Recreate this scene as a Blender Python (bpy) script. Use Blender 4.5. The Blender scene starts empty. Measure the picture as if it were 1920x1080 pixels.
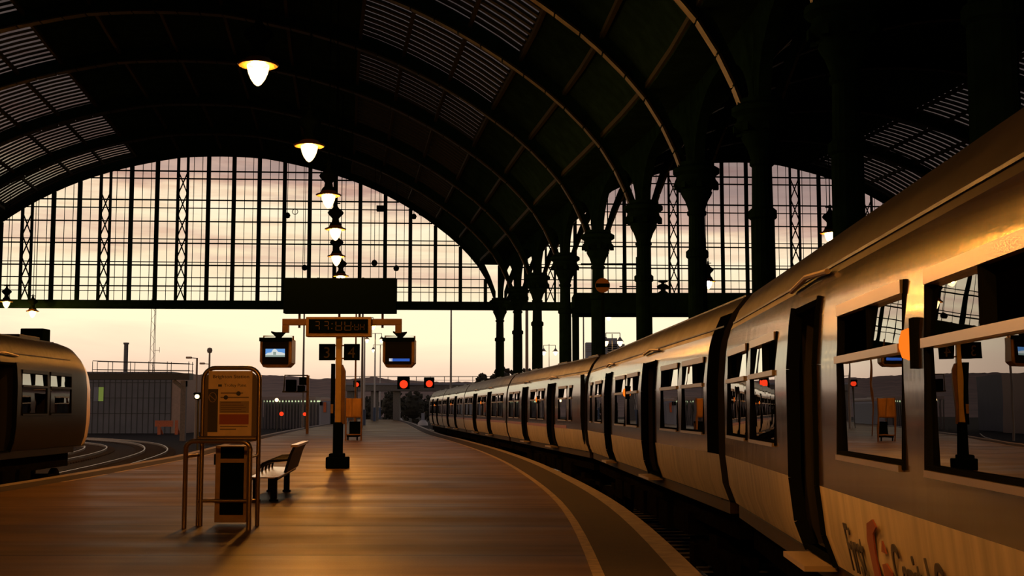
import bpy, math, random
from math import sin, cos, pi, radians, atan, atan2, tan, sqrt
from mathutils import Vector, Matrix

random.seed(4)
S = bpy.context.scene
C = S.collection

# ------------------------------------------------------------------ camera, sky, exposure
F = 2400.0                      # focal length in pixels of the 1920 wide frame
CAM_H = 1.65
PITCH = atan(228.0 / F)
cd = bpy.data.cameras.new('camera')
cd.sensor_width = 36.0
cd.lens = 36.0 * F / 1920.0
cd.clip_end = 5000
cam = bpy.data.objects.new('camera', cd)
C.objects.link(cam)
cam.location = (0, 0, CAM_H)
cam.rotation_euler = (pi / 2 + PITCH, 0, 0)
S.camera = cam
S.view_settings.view_transform = 'Standard'
S.view_settings.look = 'None'
S.view_settings.exposure = 0.0
S.view_settings.gamma = 1.0
S.cycles.max_bounces = 8
S.cycles.transparent_max_bounces = 16
S.cycles.sample_clamp_indirect = 6.0
S.cycles.use_denoising = True


def build_world():
    w = bpy.data.worlds.new('dusk_sky')
    S.world = w
    w.use_nodes = True
    nt = w.node_tree
    nt.nodes.clear()
    N = nt.nodes.new
    L = nt.links.new
    out = N('ShaderNodeOutputWorld')
    bg = N('ShaderNodeBackground')
    tc = N('ShaderNodeTexCoord')
    sep = N('ShaderNodeSeparateXYZ')
    L(tc.outputs['Generated'], sep.inputs[0])
    mp = N('ShaderNodeMapping')
    mp.inputs['Scale'].default_value = (3.2, 3.2, 26.0)
    L(tc.outputs['Generated'], mp.inputs[0])
    nz = N('ShaderNodeTexNoise')
    nz.inputs['Scale'].default_value = 1.6
    nz.inputs['Detail'].default_value = 6
    nz.inputs['Roughness'].default_value = 0.55
    nz.inputs['Distortion'].default_value = 0.6
    L(mp.outputs[0], nz.inputs['Vector'])

    def math_node(op, a, b=None, clamp=False):
        m = N('ShaderNodeMath')
        m.operation = op
        m.use_clamp = clamp
        for k, v in ((0, a), (1, b)):
            if v is None:
                continue
            if isinstance(v, (int, float)):
                m.inputs[k].default_value = v
            else:
                L(v, m.inputs[k])
        return m.outputs[0]
    # cloud height wobble grows with elevation
    amp = math_node('MULTIPLY', math_node('MULTIPLY', sep.outputs[2], 9.0, True), 0.075)
    wob = math_node('MULTIPLY', math_node('SUBTRACT', nz.outputs['Fac'], 0.5), amp)
    # the cloud deck hangs lower towards the right
    xs = math_node('MULTIPLY', math_node('ADD', sep.outputs[0], 0.10), 0.10)
    e = math_node('ADD', math_node('ADD', sep.outputs[2], wob), math_node('MULTIPLY', xs, math_node('MULTIPLY', sep.outputs[2], 9.0, True)))
    mr = N('ShaderNodeMapRange')
    mr.inputs['From Min'].default_value = -0.05
    mr.inputs['From Max'].default_value = 0.45
    L(e, mr.inputs['Value'])
    cr = N('ShaderNodeValToRGB')
    stops = [(-0.05, (.05, .035, .03)), (-0.005, (.30, .18, .13)), (.012, (.90, .58, .42)), (.032, (1.02, .76, .54)),
             (.055, (1.15, 1.0, .66)), (.085, (1.15, 1.0, .68)), (.100, (1.08, .88, .58)), (.112, (.92, .66, .47)),
             (.122, (1.10, .93, .62)), (.142, (1.15, 1.0, .70)), (.154, (1.05, .82, .56)), (.166, (.68, .46, .36)),
             (.180, (.46, .32, .275)), (.20, (.36, .255, .23)), (.25, (.27, .205, .19)), (.32, (.18, .15, .15)), (.45, (.10, .095, .11))]
    el = cr.color_ramp.elements
    while len(el) < len(stops):
        el.new(0.5)
    for s, (z, c) in zip(el, stops):
        s.position = (z + .05) / .5
        s.color = (*c, 1)
    L(mr.outputs[0], cr.inputs['Fac'])
    # second, finer layer of pinkish streaks
    mp2 = N('ShaderNodeMapping')
    mp2.inputs['Scale'].default_value = (5, 5, 60)
    L(tc.outputs['Generated'], mp2.inputs[0])
    n2 = N('ShaderNodeTexNoise')
    n2.inputs['Scale'].default_value = 2.0
    n2.inputs['Detail'].default_value = 5
    L(mp2.outputs[0], n2.inputs['Vector'])
    r2 = N('ShaderNodeMapRange')
    r2.inputs['From Min'].default_value = 0.50
    r2.inputs['From Max'].default_value = 0.68
    r2.inputs['To Max'].default_value = 0.55
    L(n2.outputs['Fac'], r2.inputs['Value'])
    hi = math_node('MULTIPLY', math_node('SUBTRACT', sep.outputs[2], 0.085), 22.0, True)
    fac = math_node('MULTIPLY', r2.outputs[0], hi)
    mx = N('ShaderNodeMix')
    mx.data_type = 'RGBA'
    mx.blend_type = 'MULTIPLY'
    L(fac, mx.inputs[0])
    L(cr.outputs[0], mx.inputs[6])
    mx.inputs[7].default_value = (.80, .62, .58, 1)
    L(mx.outputs[2], bg.inputs['Color'])
    bg.inputs['Strength'].default_value = 1.0
    L(bg.outputs[0], out.inputs[0])


build_world()


# ------------------------------------------------------------------ helpers
def ray(px, py):
    u = (px - 960.0) / F
    v = (540.0 - py) / F
    return Vector((u, cos(PITCH) - v * sin(PITCH), sin(PITCH) + v * cos(PITCH)))


def at(px, py, Y):
    d = ray(px, py or 740)
    k = Y / d.y
    return Vector((d.x * k, Y, CAM_H + d.z * k))


def ground(px, py, h=0.0):
    d = ray(px, py)
    k = (h - CAM_H) / d.z
    return Vector((d.x * k, d.y * k, h))


def interp(tab, x):
    if x <= tab[0][0]:
        (x0, y0), (x1, y1) = tab[0], tab[1]
        return y0 + (x - x0) * (y1 - y0) / (x1 - x0)
    for (x0, y0), (x1, y1) in zip(tab, tab[1:]):
        if x <= x1:
            return y0 + (x - x0) * (y1 - y0) / (x1 - x0)
    (x0, y0), (x1, y1) = tab[-2], tab[-1]
    return y1 + (x - x1) * (y1 - y0) / (x1 - x0)


def smooth_curve(tab):
    """monotone-ish cubic through a table of (x, y)"""
    n = len(tab)
    m = []
    for i in range(n):
        a = max(0, i - 1)
        b = min(n - 1, i + 1)
        m.append((tab[b][1] - tab[a][1]) / (tab[b][0] - tab[a][0]))

    def f(x):
        if x <= tab[0][0]:
            return tab[0][1] + m[0] * (x - tab[0][0])
        if x >= tab[-1][0]:
            return tab[-1][1] + m[-1] * (x - tab[-1][0])
        for i in range(n - 1):
            x0, y0 = tab[i]
            x1, y1 = tab[i + 1]
            if x <= x1:
                h = x1 - x0
                t = (x - x0) / h
                return ((2 * t**3 - 3 * t**2 + 1) * y0 + (t**3 - 2 * t**2 + t) * h * m[i]
                        + (-2 * t**3 + 3 * t**2) * y1 + (t**3 - t**2) * h * m[i + 1])
    return f


class MB:
    def __init__(s):
        s.v = []
        s.f = []
        s.m = []

    def add(s, vs, fs, mi=0):
        b = len(s.v)
        s.v += [tuple(p) for p in vs]
        for f in fs:
            s.f.append([b + i for i in f])
            s.m.append(mi)

    def box(s, c, d, mi=0, rz=0.0):
        hx, hy, hz = d[0] / 2, d[1] / 2, d[2] / 2
        vs = []
        for z in (-hz, hz):
            for x, y in ((-hx, -hy), (hx, -hy), (hx, hy), (-hx, hy)):
                X = x * cos(rz) - y * sin(rz)
                Y = x * sin(rz) + y * cos(rz)
                vs.append((c[0] + X, c[1] + Y, c[2] + z))
        s.add(vs, [(3, 2, 1, 0), (4, 5, 6, 7), (0, 1, 5, 4), (1, 2, 6, 5), (2, 3, 7, 6), (3, 0, 4, 7)], mi)
        return s

    def span(s, lo, hi, mi=0):
        return s.box([(a + b) / 2 for a, b in zip(lo, hi)], [abs(b - a) for a, b in zip(lo, hi)], mi)

    def beam(s, p0, p1, w, h, mi=0, up=(0, 0, 1)):
        p0 = Vector(p0)
        p1 = Vector(p1)
        d = (p1 - p0).normalized()
        u = Vector(up)
        if abs(d.dot(u)) > .98:
            u = Vector((0, 1, 0))
        a = d.cross(u).normalized()
        b = a.cross(d).normalized()
        vs = []
        for p in (p0, p1):
            for i, j in ((-1, -1), (1, -1), (1, 1), (-1, 1)):
                vs.append(p + a * (i * w / 2) + b * (j * h / 2))
        s.add(vs, [(3, 2, 1, 0), (4, 5, 6, 7), (0, 1, 5, 4), (1, 2, 6, 5), (2, 3, 7, 6), (3, 0, 4, 7)], mi)
        return s

    def tube(s, pts, r, n=10, mi=0):
        pts = [Vector(p) for p in pts]
        rs = r if isinstance(r, (list, tuple)) else [r] * len(pts)
        base = len(s.v)
        prev = None
        for i, p in enumerate(pts):
            if i == 0:
                d = pts[1] - pts[0]
            elif i == len(pts) - 1:
                d = pts[-1] - pts[-2]
            else:
                d = (pts[i + 1] - p).normalized() + (p - pts[i - 1]).normalized()
            d.normalize()
            if prev is None:
                a = d.cross(Vector((0, 0, 1)))
                if a.length < .05:
                    a = d.cross(Vector((0, 1, 0)))
            else:
                a = prev - d * prev.dot(d)
            a.normalize()
            prev = a
            b = d.cross(a)
            for k in range(n):
                t = 2 * pi * k / n
                s.v.append(tuple(p + a * (rs[i] * cos(t)) + b * (rs[i] * sin(t))))
        for i in range(len(pts) - 1):
            for k in range(n):
                k2 = (k + 1) % n
                s.f.append([base + i * n + k, base + i * n + k2, base + (i + 1) * n + k2, base + (i + 1) * n + k])
                s.m.append(mi)
        s.f.append([base + k for k in range(n)][::-1])
        s.m.append(mi)
        s.f.append([base + (len(pts) - 1) * n + k for k in range(n)])
        s.m.append(mi)
        return s

    def lathe(s, prof, n=20, c=(0, 0, 0), mi=0, flute=0.0):
        base = len(s.v)
        for r, z in prof:
            for k in range(n):
                t = 2 * pi * k / n
                rr = r * (1 - (flute if k % 2 else 0))
                s.v.append((c[0] + rr * cos(t), c[1] + rr * sin(t), c[2] + z))
        for i in range(len(prof) - 1):
            for k in range(n):
                k2 = (k + 1) % n
                s.f.append([base + i * n + k, base + i * n + k2, base + (i + 1) * n + k2, base + (i + 1) * n + k])
                s.m.append(mi)
        if prof[0][0] > 1e-4:
            s.f.append([base + k for k in range(n)][::-1])
            s.m.append(mi)
        if prof[-1][0] > 1e-4:
            s.f.append([base + (len(prof) - 1) * n + k for k in range(n)])
            s.m.append(mi)
        return s

    def prism(s, poly, origin, ax, ay, depth, mi=0):
        """poly in (ax, ay) coordinates, extruded by the vector depth"""
        o = Vector(origin)
        ax = Vector(ax)
        ay = Vector(ay)
        dp = Vector(depth)
        n = len(poly)
        vs = [o + ax * a + ay * b for a, b in poly] + [o + ax * a + ay * b + dp for a, b in poly]
        fs = [list(range(n)), list(range(2 * n - 1, n - 1, -1))]
        for i in range(n):
            j = (i + 1) % n
            fs.append([i, i + n, j + n, j])
        s.add(vs, fs, mi)
        return s

    def build(s, name, mats, parent=None, smooth=False, bevel=0.0, loc=None):
        me = bpy.data.meshes.new(name)
        me.from_pydata(s.v, [], s.f)
        if not isinstance(mats, (list, tuple)):
            mats = [mats]
        for m in mats:
            me.materials.append(m)
        for p, mi in zip(me.polygons, s.m):
            p.material_index = mi
            p.use_smooth = smooth
        me.update()
        if smooth:
            try:
                me.set_sharp_from_angle(angle=radians(40))
            except Exception:
                pass
        o = bpy.data.objects.new(name, me)
        C.objects.link(o)
        if parent is not None:
            o.parent = parent
        if loc is not None:
            o.location = loc
        if bevel > 0:
            b = o.modifiers.new('bevel', 'BEVEL')
            b.width = bevel
            b.segments = 2
            b.limit_method = 'ANGLE'
        return o


def tag(o, label=None, cat=None, group=None, kind=None):
    if label:
        o['label'] = label
    if cat:
        o['category'] = cat
    if group:
        o['group'] = group
    if kind:
        o['kind'] = kind
    return o


def thing(name, label, cat, loc=(0, 0, 0), rz=0.0, group=None):
    o = bpy.data.objects.new(name, None)
    o.empty_display_size = 0.2
    C.objects.link(o)
    o.location = loc
    o.rotation_euler = (0, 0, rz)
    return tag(o, label, cat, group)


def text(name, body, size, mat, parent, loc, rot, depth=0.004, align='LEFT', xs=1.0):
    cu = bpy.data.curves.new(name + '_curve', 'FONT')
    cu.body = body
    cu.size = size
    cu.extrude = depth
    cu.align_x = align
    tmp = bpy.data.objects.new(name + '_tmp', cu)
    C.objects.link(tmp)
    dg = bpy.context.evaluated_depsgraph_get()
    me = bpy.data.meshes.new_from_object(tmp.evaluated_get(dg))
    bpy.data.objects.remove(tmp)
    bpy.data.curves.remove(cu)
    me.materials.clear()
    me.materials.append(mat)
    for p in me.polygons:
        p.material_index = 0
    o = bpy.data.objects.new(name, me)
    C.objects.link(o)
    o.parent = parent
    o.location = loc
    o.rotation_euler = rot
    o.scale = (xs, 1, 1)
    return o


def copy_tree(o, parent=None):
    c = o.copy()
    C.objects.link(c)
    if parent is not None:
        c.parent = parent
    for ch in list(o.children):
        copy_tree(ch, c)
    return c


# ------------------------------------------------------------------ materials
def srgb(r, g, b):
    def f(c):
        c /= 255.0
        return c / 12.92 if c <= .04045 else ((c + .055) / 1.055) ** 2.4
    return (f(r), f(g), f(b), 1)


def mat(name, col, rough=.6, metal=0.0, spec=.5, coat=0.0, noise=0.0, nscale=6.0, bump=0.0, bscale=30.0, stretch=(1, 1, 1)):
    m = bpy.data.materials.new(name)
    m.use_nodes = True
    nt = m.node_tree
    b = nt.nodes['Principled BSDF']
    col = tuple(col[:3]) + (1,)
    b.inputs['Base Color'].default_value = col
    b.inputs['Roughness'].default_value = rough
    b.inputs['Metallic'].default_value = metal
    b.inputs['Specular IOR Level'].default_value = spec
    b.inputs['Coat Weight'].default_value = coat
    b.inputs['Coat Roughness'].default_value = .06
    tc = nt.nodes.new('ShaderNodeTexCoord')
    mp = nt.nodes.new('ShaderNodeMapping')
    mp.inputs['Scale'].default_value = stretch
    nt.links.new(tc.outputs['Object'], mp.inputs[0])
    if noise > 0:
        n = nt.nodes.new('ShaderNodeTexNoise')
        n.inputs['Scale'].default_value = nscale
        n.inputs['Detail'].default_value = 6
        nt.links.new(mp.outputs[0], n.inputs['Vector'])
        r = nt.nodes.new('ShaderNodeMapRange')
        r.inputs['From Min'].default_value = .3
        r.inputs['From Max'].default_value = .7
        r.inputs['To Min'].default_value = 1 - noise
        r.inputs['To Max'].default_value = 1 + noise
        nt.links.new(n.outputs['Fac'], r.inputs['Value'])
        mx = nt.nodes.new('ShaderNodeMix')
        mx.data_type = 'RGBA'
        mx.blend_type = 'MULTIPLY'
        mx.inputs[0].default_value = 1
        mx.inputs[6].default_value = col
        nt.links.new(r.outputs[0], mx.inputs[7])
        nt.links.new(mx.outputs[2], b.inputs['Base Color'])
        rr = nt.nodes.new('ShaderNodeMapRange')
        rr.inputs['To Min'].default_value = max(.02, rough * .75)
        rr.inputs['To Max'].default_value = min(1, rough * 1.3)
        nt.links.new(n.outputs['Fac'], rr.inputs['Value'])
        nt.links.new(rr.outputs[0], b.inputs['Roughness'])
    if bump > 0:
        n = nt.nodes.new('ShaderNodeTexNoise')
        n.inputs['Scale'].default_value = bscale
        n.inputs['Detail'].default_value = 3
        nt.links.new(mp.outputs[0], n.inputs['Vector'])
        bp = nt.nodes.new('ShaderNodeBump')
        bp.inputs['Strength'].default_value = bump
        bp.inputs['Distance'].default_value = .02
        nt.links.new(n.outputs['Fac'], bp.inputs['Height'])
        nt.links.new(bp.outputs[0], b.inputs['Normal'])
        if coat > 0:
            nt.links.new(bp.outputs[0], b.inputs['Coat Normal'])
    return m


def glow(name, col, strength):
    m = bpy.data.materials.new(name)
    m.use_nodes = True
    nt = m.node_tree
    nt.nodes.clear()
    o = nt.nodes.new('ShaderNodeOutputMaterial')
    e = nt.nodes.new('ShaderNodeEmission')
    e.inputs['Color'].default_value = tuple(col[:3]) + (1,)
    e.inputs['Strength'].default_value = strength
    nt.links.new(e.outputs[0], o.inputs[0])
    return m


def glass(name, tint, spec_boost=1.0, rough=0.0, wave=0.0):
    """thin pane: sees through with a tint, reflects by Fresnel"""
    m = bpy.data.materials.new(name)
    m.use_nodes = True
    nt = m.node_tree
    nt.nodes.clear()
    o = nt.nodes.new('ShaderNodeOutputMaterial')
    t = nt.nodes.new('ShaderNodeBsdfTransparent')
    t.inputs[0].default_value = tuple(tint) + (1,)
    g = nt.nodes.new('ShaderNodeBsdfGlossy')
    g.inputs['Roughness'].default_value = rough
    fr = nt.nodes.new('ShaderNodeFresnel')
    fr.inputs['IOR'].default_value = 1.5
    ml = nt.nodes.new('ShaderNodeMath')
    ml.operation = 'MULTIPLY'
    ml.use_clamp = True
    ml.inputs[1].default_value = spec_boost
    nt.links.new(fr.outputs[0], ml.inputs[0])
    mx = nt.nodes.new('ShaderNodeMixShader')
    nt.links.new(ml.outputs[0], mx.inputs[0])
    nt.links.new(t.outputs[0], mx.inputs[1])
    nt.links.new(g.outputs[0], mx.inputs[2])
    if wave > 0:
        tc = nt.nodes.new('ShaderNodeTexCoord')
        n = nt.nodes.new('ShaderNodeTexNoise')
        n.inputs['Scale'].default_value = 1.6
        nt.links.new(tc.outputs['Object'], n.inputs['Vector'])
        bp = nt.nodes.new('ShaderNodeBump')
        bp.inputs['Strength'].default_value = wave
        bp.inputs['Distance'].default_value = .02
        nt.links.new(n.outputs['Fac'], bp.inputs['Height'])
        nt.links.new(bp.outputs[0], g.inputs['Normal'])
    nt.links.new(mx.outputs[0], o.inputs[0])
    return m


def platform_material():
    m = bpy.data.materials.new('worn_platform_asphalt')
    m.use_nodes = True
    nt = m.node_tree
    b = nt.nodes['Principled BSDF']
    N = nt.nodes.new
    L = nt.links.new
    tc = N('ShaderNodeTexCoord')

    def noise(sc, stretch, detail=6):
        mp = N('ShaderNodeMapping')
        mp.inputs['Scale'].default_value = stretch
        L(tc.outputs['Object'], mp.inputs[0])
        n = N('ShaderNodeTexNoise')
        n.inputs['Scale'].default_value = sc
        n.inputs['Detail'].default_value = detail
        L(mp.outputs[0], n.inputs['Vector'])
        return n.outputs['Fac']

    def ramp(v, a, b_, lo, hi):
        r = N('ShaderNodeMapRange')
        r.inputs['From Min'].default_value = a
        r.inputs['From Max'].default_value = b_
        r.inputs['To Min'].default_value = lo
        r.inputs['To Max'].default_value = hi
        L(v, r.inputs['Value'])
        return r.outputs[0]

    def mul(a, c):
        k = N('ShaderNodeMath')
        k.operation = 'MULTIPLY'
        L(a, k.inputs[0])
        L(c, k.inputs[1])
        return k.outputs[0]
    big = ramp(noise(.35, (1, .8, 1)), .35, .65, .72, 1.2)
    streak = ramp(noise(1.2, (.18, 1.6, 1)), .35, .65, .75, 1.2)
    grain = ramp(noise(60, (1, 1, 1), 3), .3, .7, .85, 1.12)
    # transverse construction joints
    wv = N('ShaderNodeTexWave')
    wv.wave_type = 'BANDS'
    wv.bands_direction = 'Y'
    wv.inputs['Scale'].default_value = .085
    wv.inputs['Distortion'].default_value = .25
    L(tc.outputs['Object'], wv.inputs['Vector'])
    joint = ramp(wv.outputs['Fac'], .0, .004, .45, 1.0)
    fac = mul(mul(big, streak), mul(grain, joint))
    mx = N('ShaderNodeMix')
    mx.data_type = 'RGBA'
    mx.blend_type = 'MULTIPLY'
    mx.inputs[0].default_value = 1
    mx.inputs[6].default_value = (.19, .110, .026, 1)
    L(fac, mx.inputs[7])
    L(mx.outputs[2], b.inputs['Base Color'])
    L(ramp(noise(.8, (.3, 1, 1)), .3, .7, .36, .56), b.inputs['Roughness'])
    b.inputs['Specular IOR Level'].default_value = .06
    bp = N('ShaderNodeBump')
    bp.inputs['Strength'].default_value = .25
    bp.inputs['Distance'].default_value = .01
    L(noise(45, (1, 1, 1), 3), bp.inputs['Height'])
    L(bp.outputs[0], b.inputs['Normal'])
    return m


def body_paint(name, col, rough, coat, bump):
    """train paint with long soft dents"""
    return mat(name, col, rough, 0, .5, coat, noise=.12, nscale=1.5, bump=bump, bscale=1.3, stretch=(1.2, 1, 1.0))


M = {}
M['iron'] = mat('dark_iron_paint', (.005, .016, .015), .8, spec=0, noise=.3, nscale=3)
M['iron_rib'] = mat('brown_rib_paint', (.014, .016, .010), .5, spec=.3, noise=.3, nscale=3)
M['roof'] = mat('sooty_roof_boarding', (.012, .032, .030), .9, spec=0, noise=.3, nscale=2)
M['bar'] = mat('roof_glazing_bar', (.008, .014, .010), .8)
M['roofglass'] = glass('dusty_roof_glass', (.42, .41, .40), .35, .15)
M['glass'] = glass('gable_glass', (.96, .95, .95), .5)
M['wall'] = mat('sooty_brick', (.05, .038, .03), .9, noise=.3, nscale=4)
M['platform'] = platform_material()
M['coping'] = mat('worn_coping_stone', (.34, .27, .21), .6, noise=.3, nscale=5, bump=.2)
M['edge_strip'] = mat('dark_platform_margin', (.065, .048, .034), .8, spec=.2, noise=.3, nscale=4, bump=.3)
M['line'] = mat('worn_yellow_line', (.42, .30, .15), .6, noise=.35, nscale=7)
M['ballast'] = mat('track_ballast', (.032, .026, .023), .95, spec=.05, noise=.5, nscale=5, bump=.8, bscale=9)
M['rail'] = mat('worn_rail_steel', (.45, .38, .32), .25, 1.0)
M['sleeper'] = mat('dark_sleepers', (.04, .03, .025), .9)
M['train_white'] = mat('train_lower_cream', (.42, .37, .31), .5, spec=.3, noise=.28, nscale=2.2, bump=.04, bscale=1.3, stretch=(3.5, 1, .35))
M['train_grey'] = mat('train_upper_paint', (.05, .034, .024), .18, 0, .4, .28, noise=.35, nscale=2.0, bump=.10, bscale=1.3, stretch=(3.0, 1, .4))
M['train_roof'] = mat('train_roof_grey', (.022, .018, .015), .45, spec=.22, noise=.3, nscale=2)
M['train_dark'] = mat('train_black_paint', (.005, .006, .004), .8, spec=0)
M['train_navy'] = mat('train_dark_end', (.012, .012, .016), .35, coat=.2)
M['train_yellow'] = mat('train_yellow_end', (.46, .29, .05), .4, noise=.15)
M['alu'] = mat('window_aluminium', (.46, .37, .29), .32, .85)
M['rubber'] = mat('black_rubber', (.007, .008, .006), .8, spec=0)
M['trainglass'] = glass('train_window_glass', (.22, .21, .21), 2.4, 0.0, .03)
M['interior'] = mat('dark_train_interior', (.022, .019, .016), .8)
M['under'] = mat('underframe_grime', (.008, .007, .005), .9, spec=0, noise=.4)
M['step'] = mat('worn_step_plate', (.35, .27, .2), .45, .4)
M['skirt'] = mat('dirty_brown_skirt', (.05, .033, .02), .7, spec=.1, noise=.3)
M['txt_dark'] = mat('dark_lettering', (.03, .028, .035), .5)
M['txt_red'] = mat('rust_red_lettering', (.22, .055, .025), .5)
M['orange_lamp'] = glow('orange_indicator', (1.0, .19, .012), 1.1)
M['tube'] = glow('greenish_tube', (.55, .62, .12), .35)
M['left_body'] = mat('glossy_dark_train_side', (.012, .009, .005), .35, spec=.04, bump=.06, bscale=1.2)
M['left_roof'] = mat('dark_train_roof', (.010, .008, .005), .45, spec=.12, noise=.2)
M['cream_end'] = mat('cream_cab_end', (.75, .58, .40), .35, noise=.1, coat=.3)
M['bulb'] = glow('sodium_bulb', (1.0, .37, .05), 2300.0)


def lit_bowl():
    m = glow('glowing_lamp_bowl', (1.0, .70, .32), 5.0)
    nt = m.node_tree
    t = nt.nodes.new('ShaderNodeBsdfTransparent')
    x = nt.nodes.new('ShaderNodeMixShader')
    x.inputs[0].default_value = .42
    e = [n for n in nt.nodes if n.type == 'EMISSION'][0]
    o = [n for n in nt.nodes if n.type == 'OUTPUT_MATERIAL'][0]
    nt.links.new(t.outputs[0], x.inputs[1])
    nt.links.new(e.outputs[0], x.inputs[2])
    nt.links.new(x.outputs[0], o.inputs[0])
    return m


M['lamp_glass'] = lit_bowl()
M['lamp_far'] = glow('sodium_lamp_glass_outdoor', (1.0, .62, .24), 14.0)
M['lamp_shade'] = mat('enamel_lamp_shade', (.07, .035, .008), .4)
M['black'] = mat('satin_black_paint', (.0035, .007, .004), .8, spec=0)
M['brownsteel'] = mat('brown_painted_steel', (.20, .10, .045), .45, noise=.2, nscale=5)
M['tan'] = mat('tan_painted_steel', (.36, .21, .085), .4, noise=.15, nscale=6)
M['ochre'] = mat('ochre_post_paint', (.62, .40, .12), .42, noise=.15, nscale=4)
M['segment'] = mat('dull_clock_segment', (.11, .065, .028), .6)
M['numeral'] = mat('dull_numeral', (.055, .035, .015), .6)
M['screen_dark'] = mat('dark_screen', (.006, .007, .006), .5, spec=.08)
M['tube_steel'] = mat('brushed_tube_steel', (.40, .28, .14), .3, .8)
M['poster'] = mat('cream_poster', (.90, .62, .28), .6, noise=.08)
M['poster_edge'] = mat('brown_sign_panel', (.15, .09, .035), .45)
M['poster_dark'] = mat('dark_poster_panel', (.05, .037, .022), .6)
M['poster_mid'] = mat('tan_poster_panel', (.40, .26, .11), .6)
M['poster_red'] = mat('red_poster_panel', (.42, .085, .02), .6)
M['poster_line'] = mat('faint_poster_print', (.22, .13, .055), .6)
M['bench'] = mat('bench_metal', (.85, .70, .58), .2, .9, noise=.1, nscale=9)
M['bench_dark'] = mat('bench_dark_metal', (.02, .016, .012), .5, spec=.2)
M['wood_tan'] = mat('varnished_board', (.40, .20, .06), .35, noise=.3, nscale=4, stretch=(1, 1, .3))
M['grey_post'] = mat('grey_post_paint', (.22, .19, .18), .5)
M['pale_post'] = mat('pale_post_paint', (.50, .46, .46), .45)
M['blue_post'] = mat('blue_post_base', (.055, .085, .16), .5)
M['red_lens'] = glow('red_signal_lens', (1.0, .05, .012), 1.15)
M['orange_lens'] = glow('orange_white_lamp', (1.0, .60, .28), 5.0)
M['white_lens'] = glow('small_white_lamp', (1.0, .9, .5), 2.0)
M['disc'] = mat('brown_disc_paint', (.34, .15, .055), .5)
M['shed'] = mat('grey_cladding', (.15, .145, .165), .7, noise=.15, nscale=.6)
M['shed_warm'] = mat('warm_cladding', (.40, .27, .21), .7, noise=.1)
M['concrete'] = mat('grey_concrete', (.17, .155, .15), .8, noise=.2)
M['darksteel'] = mat('dark_green_steel', (.045, .045, .042), .6)
M['buffer'] = mat('orange_buffer_paint', (.55, .12, .035), .5, noise=.2)
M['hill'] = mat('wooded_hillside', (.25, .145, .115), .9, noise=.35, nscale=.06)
M['foliage'] = mat('dark_foliage', (.030, .027, .017), .9, noise=.4, nscale=2)
M['trunk'] = mat('tree_bark', (.05, .035, .025), .9)
M['cabinet'] = mat('pale_grey_cabinet', (.30, .29, .30), .5)
M['lit_win'] = glow('lit_depot_window', (.66, .78, .42), 1.0)
M['pale_roof'] = mat('pale_roof_sheet', (.42, .33, .29), .5)
M['bluegrey'] = mat('bluegrey_cladding', (.24, .25, .31), .6)
M['lime'] = glow('lit_doorway', (.24, .30, .06), .55)
M['blue_bar'] = glow('blue_screen_bar', (.03, .10, .45), 1.0)
M['white_bar'] = glow('white_screen_block', (.7, .7, .75), .9)
M['screen_sky'] = glow('blue_screen_picture', (.13, .33, .72), .9)
M['screen_pale'] = glow('pale_screen_picture', (.72, .75, .72), .95)
M['screen_mid'] = glow('greygreen_screen_picture', (.34, .42, .36), .8)

# ------------------------------------------------------------------ plan curves
# right platform edge X(Y), left platform edge X(Y)
edge_r = smooth_curve([(-20, 1.05), (0, 1.62), (12.7, 1.90), (19.3, 1.95), (24.7, 1.83), (31.9, 1.45), (41.6, .74), (53.5, -.45), (69.5, -2.42), (88, -4.85), (123.8, -8.6), (165, -12.9), (220, -19.5)])
edge_l = smooth_curve([(-20, -11.6), (0, -11.3), (28.3, -11.3), (42.6, -11.9), (47.1, -12.2), (80.8, -15.9), (120, -19.4), (172, -23.3), (220, -27.5)])
col_x = smooth_curve([(-40, 5.0), (0, 5.7), (15.5, 5.95), (23.7, 6.30), (31.9, 6.31), (40.2, 5.86), (47.7, 4.94), (55.7, 3.76), (63.8, 2.66), (73.2, 1.45), (81.4, .36), (89.7, -.85)])
COL_Y = [89.7, 81.4, 73.2, 63.8, 55.7, 47.7, 40.2, 31.9, 23.7, 15.5]
COL_PX = {89.7: 940, 81.4: 972, 73.2: 1010, 63.8: 1060, 55.7: 1121, 47.7: 1209, 40.2: 1308, 31.9: 1435, 23.7: 1604, 15.5: 1888}
SPRING = 8.97
RISE = 10.39
HALF_L = 19.2
HALF_R = 16.9
PROF = [(0, 1.0), (.146, .989), (.244, .957), (.33, .922), (.42, .875), (.517, .812), (.6, .742), (.688, .652), (.774, .545), (.858, .419), (.936, .258), (.975, .125), (1.0, 0)]
prof_s = smooth_curve(PROF)


def prof(u):
    u = abs(u)
    return 0.0 if u >= 1 else prof_s(u) if u > .1 else 1 - .52 * u * u


def skew(Y):
    return .06 * max(0.0, min(1.0, (Y - 20) / 70.0))


def left_pt(Y, u, off=0.0):
    """point of the left (near) hall roof; u = 1 over the colonnade, -1 at the far left wall"""
    d = (1 - u) * HALF_L
    x0 = col_x(Y) - .3
    return Vector((x0 - d, Y - skew(Y) * d, SPRING + RISE * prof(u) + off))


def right_pt(Y, u, off=0.0):
    d = (1 + u) * HALF_R
    x0 = col_x(Y) + .3
    return Vector((x0 + d, Y + skew(Y) * d, SPRING + RISE * prof(u) + off))


# ------------------------------------------------------------------ setting: ground, platform
Y0, Y1 = -20.0, 215.0


def strip(mb, fa, fb, za, zb, ya=Y0, yb=Y1, step=2.0, mi=0):
    n = int((yb - ya) / step)
    vs = []
    for i in range(n + 1):
        y = ya + (yb - ya) * i / n
        vs.append((fa(y), y, za))
        vs.append((fb(y), y, zb))
    mb.add(vs, [(2 * i, 2 * i + 1, 2 * i + 3, 2 * i + 2) for i in range(n)], mi)


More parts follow.
